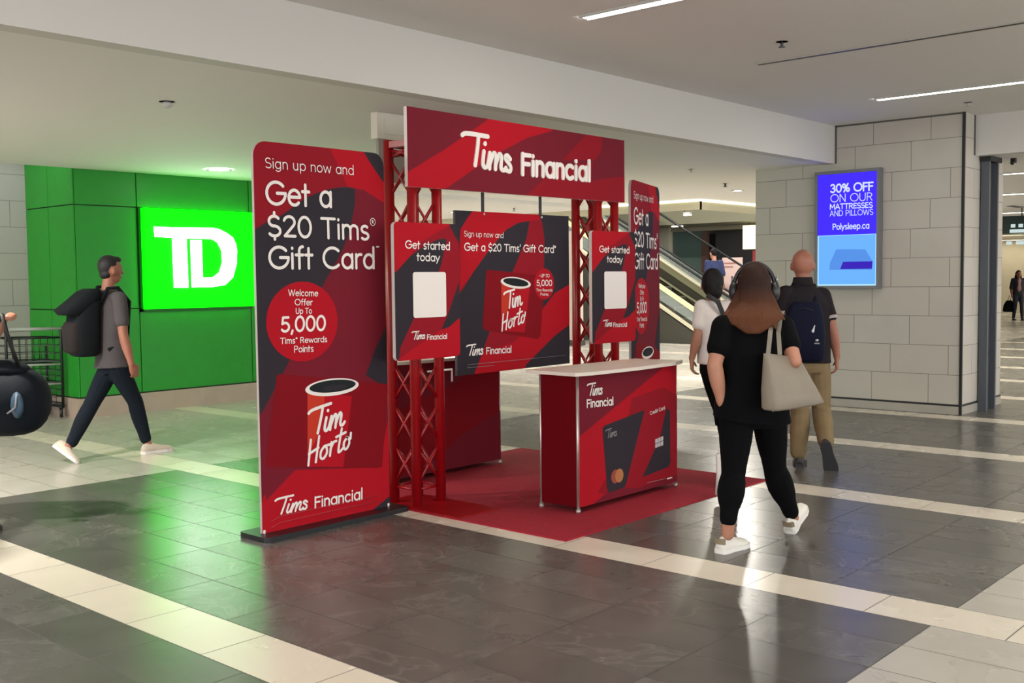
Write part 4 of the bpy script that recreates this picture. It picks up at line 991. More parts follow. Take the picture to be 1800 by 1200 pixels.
def person(label, J, D, skin, shirt, legs, foot, hair=None, vox=.008, loc=None, sleeve=.62, hem=.10, hands=None, leg_r=(.092, .062, .050), arm=1.0, k=1.0, leg_end=1.0, shoes=True, shirt_name='shirt', trouser_name='trousers'):
    t = thing('person', loc or (J['pel'][0], J['pel'][1], 0), label, 'person')
    J = {a: V(c) for a, c in J.items()}
    hf = J.get('hf', J['f']).normalized(); f = J['f'].normalized(); hl = J['head']
    b = MB(); torso(b, J, D, skin, -.012)
    limb(b, [lerp(J['neck'], J['pel'], .06), J['neck'], hl - UP * .05 * k - hf * .01], [.062 * arm, .055 * arm, .052 * k], skin)
    head(b, hl, hf, skin, k)
    for s_ in 'LR':
        sh, el, wr = J['sh' + s_], J['el' + s_], J['wr' + s_]
        inn = lerp(sh, J['neck'], .25) - UP * .02
        limb(b, [inn, sh], [.055 * arm, .055 * arm], skin)
        bone(b, sh, el, .052 * arm, .040 * arm, skin, .004)
        bone(b, el, wr, .041 * arm, .027 * arm, skin, .006 * arm)
        hd = (hands or {}).get(s_)
        if hd: hand(b, wr, *hd[:3], m=skin, k=.98 * k, curl=hd[3] if len(hd) > 3 else 25)
        bone(b, J['hip' + s_], J['kn' + s_], leg_r[0] * .85, leg_r[1] * .82, skin)
        bone(b, J['kn' + s_], J['an' + s_], leg_r[1] * .80, .036, skin, .008)
        limb(b, [J['an' + s_], lerp(J['an' + s_], lerp(J['heel' + s_], J['toe' + s_], .35), .45)], [.036, .036], skin)
    b.build('body', t, remesh=vox)
    b = MB(); torso(b, J, D, shirt, .012, hem)
    for s_ in 'LR':
        sh, el = J['sh' + s_], J['el' + s_]; inn = lerp(sh, J['neck'], .30) - UP * .025
        limb(b, [inn, lerp(inn, sh, .6), sh], [.060 * arm, .066 * arm, .066 * arm], shirt)
        limb(b, [sh, lerp(sh, el, sleeve * .6), lerp(sh, el, sleeve)], [.066 * arm, .063 * arm, .064 * arm], shirt)
    o = b.build(shirt_name, t, remesh=vox)
    b = MB(); pl = J['pel']; s1 = (J['hipR'] - J['hipL']).normalized()
    b.rings([ell(pl + UP * z, s1 * a, (f - s1 * f.dot(s1)).normalized() * d, 20, .9) for z, a, d in ((.10, D['ww'] * .97, D['wd'] * .97), (.02, D['hw'] * .98, D['hd'] * .98), (-.06, D['hw'] * .98, D['hd'] * .96), (-.10, D['hw'] * .82, D['hd'] * .80))], legs)
    for s_ in 'LR':
        bone(b, J['hip' + s_], J['kn' + s_], leg_r[0], leg_r[1], legs, .006)
        bone(b, J['kn' + s_], lerp(J['kn' + s_], J['an' + s_], leg_end), leg_r[1], leg_r[2], legs, leg_r[3] if len(leg_r) > 3 else .004, -f)
    b.build(trouser_name, t, remesh=vox)
    return t
sk1 = mat('skin_fair', (178, 124, 100), .5, var=.04, scale=14); sk2 = mat('skin_ruddy', (158, 102, 82), .5, var=.06, scale=14); sk3 = mat('skin_tan', (146, 98, 76), .5, var=.04, scale=14)
lips = mat('lips', (160, 84, 76), .5); eyem = mat('eye_dark', (40, 30, 26), .2)
blackc = mat('black_cloth', (5, 5, 8), .95, spec=.15, bump=.15, scale=60); navyc = mat('dark_navy_cloth', (24, 27, 44), .85)
def hairmat(name, c1, c2, z0, z1):
    m = bpy.data.materials.new(name); m.use_nodes = True; nt = m.node_tree; b = nt.nodes['Principled BSDF']; g = NG(nt)
    P, X, Y, Z = g.pos()
    mp = nt.nodes.new('ShaderNodeMapRange'); mp.inputs['From Min'].default_value = z0; mp.inputs['From Max'].default_value = z1; nt.links.new(Z, mp.inputs['Value'])
    sc = nt.nodes.new('ShaderNodeVectorMath'); sc.operation = 'MULTIPLY'; sc.inputs[1].default_value = (60, 60, 5); nt.links.new(P, sc.inputs[0])
    n = g.noise(sc.outputs[0], 1.0, 3.0, .4)
    c = g.mix(mp.outputs[0], rgb(*c1), rgb(*c2)); c = g.mix(g.m('MULTIPLY', n, .55), c, tuple(list(q * .35 for q in rgb(*c1)[:3]) + [1]))
    nt.links.new(c, b.inputs['Base Color']); b.inputs['Roughness'].default_value = .6; b.inputs['Specular IOR Level'].default_value = .15
    bp = nt.nodes.new('ShaderNodeBump'); bp.inputs['Strength'].default_value = .5; bp.inputs['Distance'].default_value = .006; nt.links.new(n, bp.inputs['Height']); nt.links.new(bp.outputs[0], b.inputs['Normal'])
    return m

# ---- woman in black with headphones
fw = V((-.36, .93, 0)).normalized()
q = [(-2.976,5.396,1.453),(-2.961,5.370,1.281),(-3.057,5.198,1.215),(-2.858,5.509,1.207),(-3.057,5.102,1.006),(-3.033,5.134,0.803),(-2.730,5.395,1.026),(-2.879,5.551,0.951),(-2.944,5.317,0.760),(-2.985,5.224,0.728),(-2.891,5.414,0.709),(-2.951,5.122,0.407),(-2.914,5.004,0.181),(-2.915,5.529,0.386),(-2.864,5.634,0.116)]
g1 = [(-2.946,4.964,0.000),(-2.931,5.181,0.000)]; g2 = [(-2.863,5.611,0.000)]
th_ = [(-2.900,5.871,0.132)][0]
J = dict(head=q[0], neck=q[1], shL=q[2], shR=q[3], elL=q[4], wrL=q[5], elR=q[6], wrR=q[7], pel=q[8], hipL=q[9], hipR=q[10], knL=q[11], anL=q[12], knR=q[13], anR=q[14], heelL=g1[0], toeL=g1[1], heelR=g2[0], toeR=th_, f=fw, hf=V((-.46, .89, 0)))
DW = dict(hw=.205, hd=.145, ww=.175, wd=.125, cw=.185, cd=.130, flare=1.06)
sd = fw.cross(UP)
wm = person('woman in black from behind wearing headphones, long reddish brown hair and white sneakers', J, DW, sk1, blackc, blackc, None, hem=.07, sleeve=.55, arm=1.05,
    hands={'L': (fw * .5 - UP * .6, sd, fw), 'R': (fw * .8 + UP * .3 - sd * .3, -sd, UP, )}, leg_r=(.098, .066, .048, .018), leg_end=.96, shirt_name='tunic', loc=(J['pel'][0], J['pel'][1], 0))
face(wm, J['head'], J['hf'], 1, lips, eyem)
wsh = mat('white_sneaker', (226, 222, 212), .5); wso = mat('white_sole', (232, 228, 220), .6); tanb = mat('tan_heel_tab', (134, 120, 98), .6)
shoe(wm, g1[0], V(g1[0]) + (V(g1[1]) - V(g1[0])).normalized() * .255, UP, wsh, wso, .048, tag_m=tanb, name='sneaker')
dR = (V(th_) - V(g2[0])).normalized()
shoe(wm, g2[0], V(g2[0]) + dR * .255, UP, wsh, wso, .048, tag_m=tanb, name='sneaker')
hm = hairmat('hair_ombre', (98, 58, 37), (40, 24, 22), 1.30, 1.44)
b = MB(); hc_ = V(J['head']); hf = J['hf'].normalized(); hs = hf.cross(UP)
b.ball(hc_ - hf * .012 + UP * .008, hs * .090, hf * .102, UP * .116, hm, 20)
b.rings([ell(hc_ - hf * o + UP * z, hs * a, hf * d, 24, .9) for z, o, a, d in ((.04, .02, .092, .088), (-.04, .03, .096, .085), (-.10, .045, .100, .075), (-.145, .105, .120, .062), (-.18, .145, .155, .048), (-.205, .170, .145, .034), (-.24, .192, .09, .024), (-.275, .205, .04, .012))], hm)
for (x0, x1_, x2, z2, o2, r_) in ((-.07, -.13, -.180, -.205, .165, .022), (-.04, -.09, -.13, -.245, .19, .022), (.05, .10, .12, -.245, .19, .022), (.07, .12, .165, -.198, .155, .024)):
    limb(b, [hc_ - hf * .05 + hs * x0 - UP * .05, hc_ - hf * .075 + hs * x1_ - UP * .15, hc_ - hf * o2 + hs * x2 + UP * z2], [.03, r_, .008], hm)
b.build('hair', wm, remesh=.0075)
t = thing('headphones', tuple(hc_), 'black over-ear headphones worn by the woman in black', 'headphones')
hpm = mat('headphone_black', (30, 30, 34), .4)
b = MB(); b.tube([hc_ + hs * (math.cos(a) * .112) + UP * (math.sin(a) * .135 - .02) + hf * .01 for a in [PI * k / 16 for k in range(17)]], .012, hpm, 8); b.build('headband', t)
for s_ in (-1, 1):
    b = MB(); c = hc_ + hs * (s_ * .112) - UP * .045; b.ball(c, hs * .030, (hf * .048), UP * .058, hpm, 14); b.build('ear_cup', t)
    b = MB(); b.tube([hc_ + hs * (s_ * .124) + UP * .0, hc_ + hs * (s_ * .122) + UP * .045], .006, mat('headphone_silver', (150, 150, 152), .3, .8), 8); b.build('slider', t)
# tote bag on her right shoulder
tm = mat('taupe_leather', (130, 120, 106), .5, var=.05, scale=9, bump=.1)
t = thing('tote_bag', tuple([(-2.709,5.317,0.827)][0]), 'large taupe leather tote bag hanging from the shoulder of the woman in black', 'bag')
top_ = [V(p) for p in [(-2.782,5.164,1.079),(-2.772,5.519,1.036)]]; bot = [V(p) for p in [(-2.723,5.087,0.780),(-2.662,5.543,0.784)]]
wv = (bot[1] - bot[0]).normalized(); nv = wv.cross(UP).normalized()
def bagring(a, c, th2, z): return [lerp(a, c, .5) + (c - a) * (.5 * math.copysign(abs(math.cos(x)) ** .35, math.cos(x))) + nv * (th2 * math.copysign(abs(math.sin(x)) ** .45, math.sin(x))) + UP * z for x in [2 * PI * k / 28 for k in range(28)]]
b = MB(); b.rings([bagring(bot[0] + wv * .01, bot[1] - wv * .01, .055, 0), bagring(bot[0], bot[1], .068, .012), bagring(lerp(bot[0], top_[0], .35), lerp(bot[1], top_[1], .35), .062, .0), bagring(lerp(bot[0], top_[0], .75), lerp(bot[1], top_[1], .75), .038, 0), bagring(top_[0], top_[1], .022, 0)], tm); b.build('body', t)
sh_ = [V(p) for p in [(-2.832,5.352,1.296),(-2.825,5.424,1.284),(-2.804,5.261,1.184),(-2.785,5.317,1.182)]]
for k, (a_, m_, e_) in enumerate(((lerp(top_[0], top_[1], .18) - nv * .02, sh_[2], sh_[0]), (lerp(top_[0], top_[1], .35) + nv * .02, sh_[3], sh_[1]))):
    P = [a_, lerp(a_, m_, .6), m_, lerp(m_, e_, .6), e_, e_ + fw * .08 + UP * .01, e_ + fw * .15 - UP * .05, lerp(top_[0], top_[1], .5) + fw * .16 + UP * .06]
    b = MB()
    Q = [V(p) for p in P]; rr = []
    for i in range(len(Q)):
        tt = (Q[min(i + 1, len(Q) - 1)] - Q[max(i - 1, 0)]).normalized(); sdv = (V((.747, .665, 0)) - tt * tt.dot(V((.747, .665, 0)))).normalized(); nn = tt.cross(sdv)
        rr.append([Q[i] + sdv * .012 + nn * .003, Q[i] - sdv * .012 + nn * .003, Q[i] - sdv * .012 - nn * .003, Q[i] + sdv * .012 - nn * .003])
    b.rings(rr, tm, False); b.build('strap', t)
b = MB(); b.ball(bot[0] + wv * .045 - nv * .0 - UP * .002, wv * .008, nv * .008, UP * .008, mat('stud_metal', (210, 206, 196), .25, .9), 8); b.build('metal_stud', t)
for p in [(-2.757,5.329,1.004),(-2.750,5.455,1.002)]:
    b = MB(); b.tube([V(p), V(p) + UP * -.028 + wv * .012], .004, rail_b, 6); b.build('strap_slot', t)

# ---- bald man with a navy backpack
fm_ = V((-.40, .91, 0)).normalized(); sm2 = fm_.cross(UP)
q = [(-3.895,7.836,1.592),(-3.881,7.810,1.444),(-3.964,7.676,1.356),(-3.770,7.928,1.338),(-3.973,7.620,1.089),(-3.981,7.675,0.853),(-3.674,7.911,1.066),(-3.670,7.978,0.847),(-3.829,7.808,0.833),(-3.879,7.734,0.799),(-3.777,7.879,0.794),(-3.872,7.763,0.400),(-3.848,7.680,0.095),(-3.784,7.950,0.415),(-3.599,7.643,0.214)]
g1 = [(-3.823,7.640,0.000),(-3.979,7.814,0.000)]
J = dict(head=q[0], neck=q[1], shL=q[2], shR=q[3], elL=q[4], wrL=q[5], elR=q[6], wrR=q[7], pel=q[8], hipL=q[9], hipR=q[10], knL=q[11], anL=q[12], knR=q[13], anR=q[14], heelL=g1[0], toeL=V(g1[0]) + fm_ * .25, heelR=[(-3.561,7.544,0.225)][0], toeR=[(-3.552,7.665,-0.044)][0], f=fm_, hf=V((-.5, .86, 0)))
DM = dict(hw=.165, hd=.12, ww=.175, wd=.13, cw=.195, cd=.125, flare=1.02)
brn = mat('charcoal_brown_shirt', (34, 29, 32), .9, spec=.2); kha = mat('khaki_cloth', (126, 106, 74), .85, var=.08, scale=12, bump=.2)
bm = person('bald man from behind in a dark polo shirt and khaki trousers with a navy backpack', J, DM, sk2, brn, kha, None, hem=.02, sleeve=.60, arm=1.0,
    hands={'L': (fm_ * .3 - UP, sm2, fm_), 'R': (-UP + fm_ * .15, -sm2, fm_)}, leg_r=(.090, .075, .064, .006), leg_end=.95, loc=(J['pel'][0], J['pel'][1], 0), vox=.009, k=1.07)
face(bm, J['head'], J['hf'], 1, lips, eyem)
dsh = mat('dark_shoe', (52, 48, 46), .6); dso = mat('dark_sole', (48, 47, 50), .7)
shoe(bm, J['heelL'], J['toeL'], UP, dsh, dso, .050)
hr, tr = V(J['heelR']), V(J['toeR']); shoe(bm, hr, hr + (tr - hr).normalized() * .285, V((-.45, .87, .35)), dsh, dso, .050)
b = MB(); c = lerp(J['neck'], J['head'], .12); b.rings([ell(V(J['neck']) + UP * z - fm_ * .005, sm2 * a, fm_ * a, 20) for z, a in ((-.03, .088), (.0, .080), (.03, .074), (.04, .071))], brn); b.build('collar', bm)
b = MB(); e_ = V(J['elR']); s_ = V(J['shR']); c = lerp(s_, e_, .66); b.tube([lerp(s_, e_, .62), lerp(s_, e_, .70)], .064, mat('sleeve_lining', (170, 160, 154), .8), 14); child_label(b.build('sleeve_cuff', bm), 'pale sleeve cuff')
b = MB(); hc2 = V(J['head']); hf2 = V(J['hf']).normalized(); hs2 = hf2.cross(UP)
E2 = lambda s_: [hc2 + hs2 * s_ * .082 - hf2 * .02 - UP * .02, hc2 + hs2 * s_ * .082 + UP * .004, hc2 + hs2 * s_ * .078 + hf2 * .09, hc2 + hs2 * s_ * .02 + hf2 * .112]
b.tube(E2(-1) + E2(1)[::-1], .004, black, 6)
b.build('glasses', bm)
npk = mat('navy_pack', (14, 18, 40), .8, spec=.2, bump=.1, scale=40)
pc = [(-3.718,7.607,1.113)][0]
t = thing('backpack', pc, 'slim navy backpack on the bald man with a small white charm', 'backpack')
b = MB(); bc = lerp(J['pel'], lerp(J['shL'], J['shR'], .5), .5) - fm_ * .155 + UP * -.01
b.rings([ell(bc + UP * z - fm_ * o, sm2 * a, fm_ * d, 24, .6) for z, a, d, o in ((-.255, .11, .03, -.01), (-.23, .138, .05, 0), (-.05, .150, .065, .01), (.10, .140, .06, .005), (.19, .115, .045, -.005), (.215, .08, .03, -.01))], npk); b.build('body', t)
for s_ in (-1, 1):
    b = MB(); b.tube([bc + UP * .17 + sm2 * s_ * .08 + fm_ * .02, lerp(J['shL'], J['shR'], .5 + s_ * .28) + UP * .075, lerp(J['shL'], J['shR'], .5 + s_ * .30) + fm_ * .13 - UP * .04], .016, npk, 8); b.build('strap', t)
q = [(-3.619,7.481,1.120),(-3.628,7.470,1.077),(-3.603,7.487,1.009)]
b = MB(); b.tube([V(q[0]), lerp(q[0], q[1], .5), V(q[1])], [.004, .006, .011], mat('charm_white', (206, 206, 214), .5), 8, 'round'); b.build('charm', t)
b = MB(); b.ball(V(q[2]), sm2 * .012, fm_ * .006, UP * .008, MATS['charm_white'], 8); b.box(tuple(V(q[2]) + V((-.018, -.006, -.028))), tuple(V(q[2]) + V((.018, .006, -.018))), grey_p); b.build('logo_mark', t)
b = MB(); b.tube([bc + UP * .15 - fm_ * .062 - sm2 * .06, bc + UP * .165 - fm_ * .062, bc + UP * .15 - fm_ * .062 + sm2 * .06], .004, black, 6); b.build('zip', t)

# ---- woman in the white tee
fk = V((-.42, .90, 0)).normalized(); sk_ = fk.cross(UP)
q = [(-3.886,6.463,1.448),(-3.869,6.443,1.338),(-3.905,6.353,1.285),(-3.823,6.533,1.280),(-3.909,6.308,1.098),(-3.958,6.305,0.931),(-3.794,6.545,1.090),(-3.798,6.567,0.913),(-3.842,6.458,0.886),(-3.866,6.408,0.857),(-3.813,6.509,0.852),(-3.805,6.488,0.488),(-3.765,6.466,0.095),(-3.819,6.581,0.477),(-3.843,6.662,0.057)]
J = dict(head=q[0], neck=q[1], shL=q[2], shR=q[3], elL=q[4], wrL=q[5], elR=q[6], wrR=q[7], pel=q[8], hipL=q[9], hipR=q[10], knL=q[11], anL=q[12], knR=q[13], anR=q[14], heelL=[(-3.782,6.496,0.000)][0], toeL=V([(-3.782,6.496,0.000)][0]) + fk * .23, heelR=[(-3.856,6.701,0.000)][0], toeR=V([(-3.856,6.701,0.000)][0]) + fk * .23, f=fk)
DK = dict(hw=.135, hd=.105, ww=.122, wd=.095, cw=.135, cd=.098, flare=1.0)
tee = mat('white_tee', (196, 186, 180), .85, bump=.15, scale=40)
kw = person('dark haired woman in a white T-shirt and black culottes behind the woman in black', J, DK, sk3, tee, blackc, None, hem=.0, sleeve=.62, arm=.85, k=.92, hands={'L': (-UP + fk * .15, sk_, fk), 'R': (-UP, -sk_, fk)}, leg_r=(.08, .055, .045), leg_end=.3, vox=.008, trouser_name='shorts_lining', loc=(J['pel'][0], J['pel'][1], 0))
face(kw, J['head'], J['f'], .92, lips, eyem)
b = MB(); hb = mat('black_hair', (14, 10, 12), .6, spec=.2); c = V(J['head'])
b.ball(c - fk * .008 + UP * .006, sk_ * .078, fk * .096, UP * .104, hb, 16); b.ball(c - fk * .07 - UP * .055 + sk_ * .02, sk_ * .055, fk * .05, UP * .06, hb, 12); limb(b, [c - fk * .08 - UP * .06 + sk_ * .02, c - fk * .09 - UP * .14 + sk_ * .03], [.035, .01], hb); b.build('hair', kw, remesh=.008)
b = MB(); pl = V(J['pel'])
cu = [(-3.885,6.394,0.889),(-3.785,6.537,0.884),(-3.850,6.380,0.654),(-3.743,6.582,0.643),(-3.813,6.372,0.476),(-3.712,6.622,0.457)]
b.rings([ell(lerp(cu[2 * k], cu[2 * k + 1], .5), (V(cu[2 * k + 1]) - V(cu[2 * k])) * .5, fk * .11, 24) for k in range(3)] if True else [], blackc); b.build('culottes', kw)
shoe(kw, J['heelL'], J['toeL'], UP, dsh, dso, .04); shoe(kw, J['heelR'], J['toeR'], UP, dsh, dso, .04)
t = thing('crossbody_strap_bag', tuple([(-3.899,6.554,1.038)][0]), 'black crossbody bag with a wide strap worn over the white T-shirt', 'bag')
q = [(-3.860,6.346,1.367),(-3.772,6.340,1.325),(-3.748,6.405,1.187),(-3.739,6.496,1.046)]
b = MB(); rr = []
Q = [V(p) for p in q]
for i in range(4):
    tt = (Q[min(i + 1, 3)] - Q[max(i - 1, 0)]).normalized(); wd_ = tt.cross(V((-.66, .75, 0))).normalized(); nn = tt.cross(wd_)
    rr.append([Q[i] + wd_ * .016 + nn * .004, Q[i] - wd_ * .016 + nn * .004, Q[i] - wd_ * .016 - nn * .004, Q[i] + wd_ * .016 - nn * .004])
b.rings(rr, black, False); b.build('strap', t)
b = MB(); c = Q[3] - UP * .08; b.rings([ell(c + UP * z, V((.747, .665, 0)) * a, V((-.66, .75, 0)) * .04, 16, .6) for z, a in ((-.10, .09), (-.08, .11), (.06, .11), (.08, .09))], blackc); b.build('pouch', t)
t = thing('shopping_bag', tuple([(-3.718,6.273,0.000)][0]), 'white plastic shopping bag hanging low beside the leg of the woman in black', 'bag')
q = [(-3.654,6.113,0.320),(-3.590,6.238,0.333),(-3.647,6.109,0.199),(-3.580,6.236,0.189),(-3.649,6.097,0.056),(-3.575,6.229,0.052)]
b = MB(); b.rings([ell(lerp(q[4 - 2 * k], q[5 - 2 * k], .5), (V(q[5 - 2 * k]) - V(q[4 - 2 * k])) * .5, fk * (.06 - .015 * k), 20, .8) for k in range(3)], mat('white_plastic', (206, 198, 190), .4)); b.build('body', t)
q2 = [(-3.643,6.123,0.327),(-3.729,6.389,0.418),(-3.803,6.560,0.873),(-3.595,6.233,0.333)]
b = MB(); b.tube([V(p) for p in q2[:3]], .006, MATS['white_plastic'], 6); b.tube([V(q2[3]), V(q2[2])], .006, MATS['white_plastic'], 6); b.build('handle', t)

# ---- man walking past the bank sign
fl_ = V((.08, 1, 0)).normalized(); sl_ = fl_.cross(UP)
hfl = V((.02, 1, 0)).normalized()
q = [(-8.681,4.549,1.622),(-8.681,4.522,1.452),(-8.864,4.568,1.387),(-8.496,4.520,1.364),(-8.855,4.630,1.035),(-8.775,4.601,0.790),(-8.420,4.509,1.053),(-8.362,4.542,0.812),(-8.632,4.516,0.821),(-8.706,4.527,0.768),(-8.545,4.510,0.777),(-8.613,4.290,0.451),(-8.680,4.154,0.162),(-8.569,4.680,0.466),(-8.602,4.784,0.122)]
J = dict(head=q[0], neck=q[1], shL=q[2], shR=q[3], elL=q[4], wrL=q[5], elR=q[6], wrR=q[7], pel=q[8], hipL=q[9], hipR=q[10], knL=q[11], anL=q[12], knR=q[13], anR=q[14], f=fl_, hf=hfl)
gl = [(-8.576,4.733,0.000),(-8.521,4.931,0.000)]
J['heelR'] = gl[0]; J['toeR'] = V(gl[0]) + V((.03, 1, 0)).normalized() * .29
J['toeL'] = [(-8.556,4.127,0.000)][0]; J['heelL'] = V([(-8.773,4.041,0.128)][0])
DL = dict(hw=.15, hd=.122, ww=.15, wd=.120, cw=.185, cd=.118, flare=1.10)
gt = mat('grey_tee', (82, 77, 79), .9, spec=.2, bump=.15, scale=40); den = mat('dark_denim', (20, 28, 38), .9, spec=.2, var=.12, scale=20)
lm = person('young man in a grey T-shirt and dark jeans striding past the bank sign', J, DL, sk2, gt, den, None, hem=.05, sleeve=.62, arm=1.0, hands={'L': (-UP + fl_ * .3, sl_, fl_), 'R': (-UP + fl_ * .35, -sl_, fl_)}, leg_r=(.088, .066, .050, .006), leg_end=.98, vox=.009, loc=(J['pel'][0], J['pel'][1], 0))
face(lm, J['head'], hfl, 1, lips, eyem)
b = MB(); c = V(J['head']); hd_ = mat('dark_short_hair', (26, 24, 26), .6)
b.ball(c - hfl * .018 + UP * .022, hfl.cross(UP) * .080, hfl * .092, UP * .098, hd_, 16); b.ball(c + hfl * .045 + UP * .075, hfl.cross(UP) * .058, hfl * .05, UP * .032, hd_, 12); b.ball(c - hfl * .045 - UP * .045, hfl.cross(UP) * .066, hfl * .05, UP * .05, hd_, 12); b.build('hair', lm, remesh=.008)
bsh = mat('beige_sneaker', (206, 192, 176), .6)
shoe(lm, J['heelR'], J['toeR'], UP, bsh, wso, .05, name='sneaker')
hL, tL = V(J['heelL']), V(J['toeL']); dd = (tL - hL).normalized(); shoe(lm, hL, hL + dd * .28, (UP * .8 + V((0, 1, 0)) * .5), bsh, wso, .05, name='sneaker')
bpm = mat('dark_backpack', (18, 24, 27), .85, spec=.2, bump=.15, scale=30); bpb = mat('brown_panel', (40, 35, 35), .85, spec=.2)
t = thing('backpack', tuple([(-8.742,4.390,1.147)][0]), 'bulky black roll-top backpack on the man walking past the bank sign', 'backpack')
mid = lerp(J['pel'], lerp(J['shL'], J['shR'], .5), .60)
b = MB(); b.rings([ell(mid - fl_ * (.115 + o) + UP * z, sl_ * a, fl_ * d, 24, .65) for z, o, a, d in ((-.27, .13, .12, .08), (-.24, .13, .145, .115), (-.05, .135, .15, .125), (.10, .12, .15, .115), (.17, .10, .14, .10), (.20, .09, .13, .085))], bpm); b.build('body', t)
b = MB(); b.rings([ell(mid - fl_ * (.115 + o) + UP * z, sl_ * a, fl_ * d, 20, .7) for z, o, a, d in ((.08, .22, .13, .10), (.12, .23, .15, .12), (.20, .13, .145, .12), (.27, .08, .13, .085), (.30, .05, .11, .05))], bpm); b.build('roll_top', t)
b = MB(); b.rings([ell(mid - fl_ * (.115 + o) + UP * z, sl_ * a, fl_ * d, 20, .6) for z, o, a, d in ((-.24, .20, .10, .06), (-.22, .20, .125, .08), (-.02, .20, .13, .085), (.02, .19, .12, .07))], bpb); b.build('front_pocket', t)
for s_, nm in ((1, 'shR'), (-1, 'shL')):
    S_ = lerp(J['neck'], J[nm], .62); b = MB()
    b.tube([mid - fl_ * .13 + UP * .18 + sl_ * s_ * .09, S_ + UP * .055 - fl_ * .06, S_ + UP * .06 + fl_ * .03, S_ + fl_ * .125 - UP * .06, mid + fl_ * .06 + sl_ * s_ * .17 - UP * .14, mid - fl_ * .10 + sl_ * s_ * .15 - UP * .22], .017, bpm, 8); b.build('strap', t)

# ---- traveller at the left edge with a duffel bag
ft = V((.25, .97, 0)).normalized(); st2 = ft.cross(UP)
base = V([(-6.759,2.773,0.000)][0])
o_ = base - V((.10, .55, 0))
A = lambda r_, f_, z: o_ + st2 * r_ + ft * f_ + UP * z
q = [(-6.906,2.881,1.242),(-6.835,2.911,1.332),(-7.132,2.788,0.911)]
J = dict(head=A(0, .02, 1.60), neck=A(0, -.01, 1.42), shL=A(-.19, 0, 1.37), shR=A(.19, 0, 1.37), elL=A(-.25, -.05, 1.08), wrL=A(-.24, .12, .88), elR=q[2], wrR=V(q[0]), pel=A(0, 0, .93), hipL=A(-.09, 0, .90), hipR=A(.09, 0, .90), knL=A(-.10, -.06, .50), anL=A(-.10, -.28, .12), knR=A(.10, .22, .50), anR=A(.12, .32, .10), heelL=A(-.10, -.36, .05), toeL=A(-.10, -.10, .0), heelR=A(.12, .27, 0), toeR=A(.12, .53, 0), f=ft)
tv = person('traveller cut by the picture edge, holding a dark duffel bag by its strap', J, DL, sk1, mat('plain_shirt', (90, 92, 98), .85), den, None, hem=.05, sleeve=.9, hands={'L': (-UP + ft * .3, st2, ft), 'R': (V(q[1]) - V(q[0]), -UP + ft * .6, -st2, 62)}, leg_end=.98, vox=.010, loc=(o_.x, o_.y, 0))
face(tv, J['head'], ft, 1, lips, eyem)
b = MB(); b.ball(J['head'] - ft * .015 + UP * .02, st2 * .08, ft * .096, UP * .10, hd_, 14); b.build('hair', tv)
shoe(tv, J['heelR'], J['toeR'], UP, dsh, dso, .05); shoe(tv, J['heelL'], J['toeL'], UP, dsh, dso, .05)
dn = mat('duffel_navy', (14, 22, 30), .75, spec=.25, bump=.15, scale=20); dgl = mat('duffel_blue_patch', (56, 84, 106), .5)
cD = V([(-7.016,2.945,0.738)][0])
t = thing('duffel_bag', tuple(cD), 'dark navy duffel bag with a pale blue patch hanging from a strap', 'bag')
ax = V((.747, .665, 0)).normalized(); ay = V((-.665, .747, 0)).normalized()
b = MB(); b.rings([ell(cD + ax * x, ay * (r_ * .9), UP * r_, 24) for x, r_ in ((-.42, .05), (-.40, .15), (-.30, .215), (-.05, .235), (.12, .225), (.20, .185), (.245, .12), (.262, .05))], dn); b.build('body', t, subsurf=1)
b = MB(); b.rings([ell(cD + UP * (.195 + z) + ax * .0, ax * a, ay * d, 20, .8) for z, a, d in ((0, .16, .13), (.04, .12, .10), (.075, .06, .05))], dn); b.build('top_flap', t)
q = [V(p) for p in [(-6.856,2.863,1.308),(-6.852,2.885,1.189),(-6.862,2.921,1.078),(-6.867,2.961,0.966)]]
b = MB(); b.tube(q, .013, black, 8); b.tube([q[0], V([(-7.145,2.849,0.980)][0])], .013, black, 8); b.build('strap', t)
q = [V(p) for p in [(-6.710,2.902,0.817),(-6.720,2.878,0.711),(-6.754,2.852,0.682),(-6.765,2.843,0.686)]]
b = MB(); b.rings([ell(V(p), ax * w_, UP * h_, 12) for p, w_, h_ in (([(-6.769,2.896,0.734)][0], .005, .02), ([(-6.729,2.879,0.739)][0], .042, .085), ([(-6.714,2.872,0.741)][0], .022, .05))], dgl); child_label(b.build('side_patch', t), 'pale blue side patch')
b = MB(); b.tube([V(p) for p in [(-6.713,2.871,0.805),(-6.711,2.860,0.728),(-6.752,2.827,0.689)]], .006, grey_p, 6); b.build('zip_pull', t)

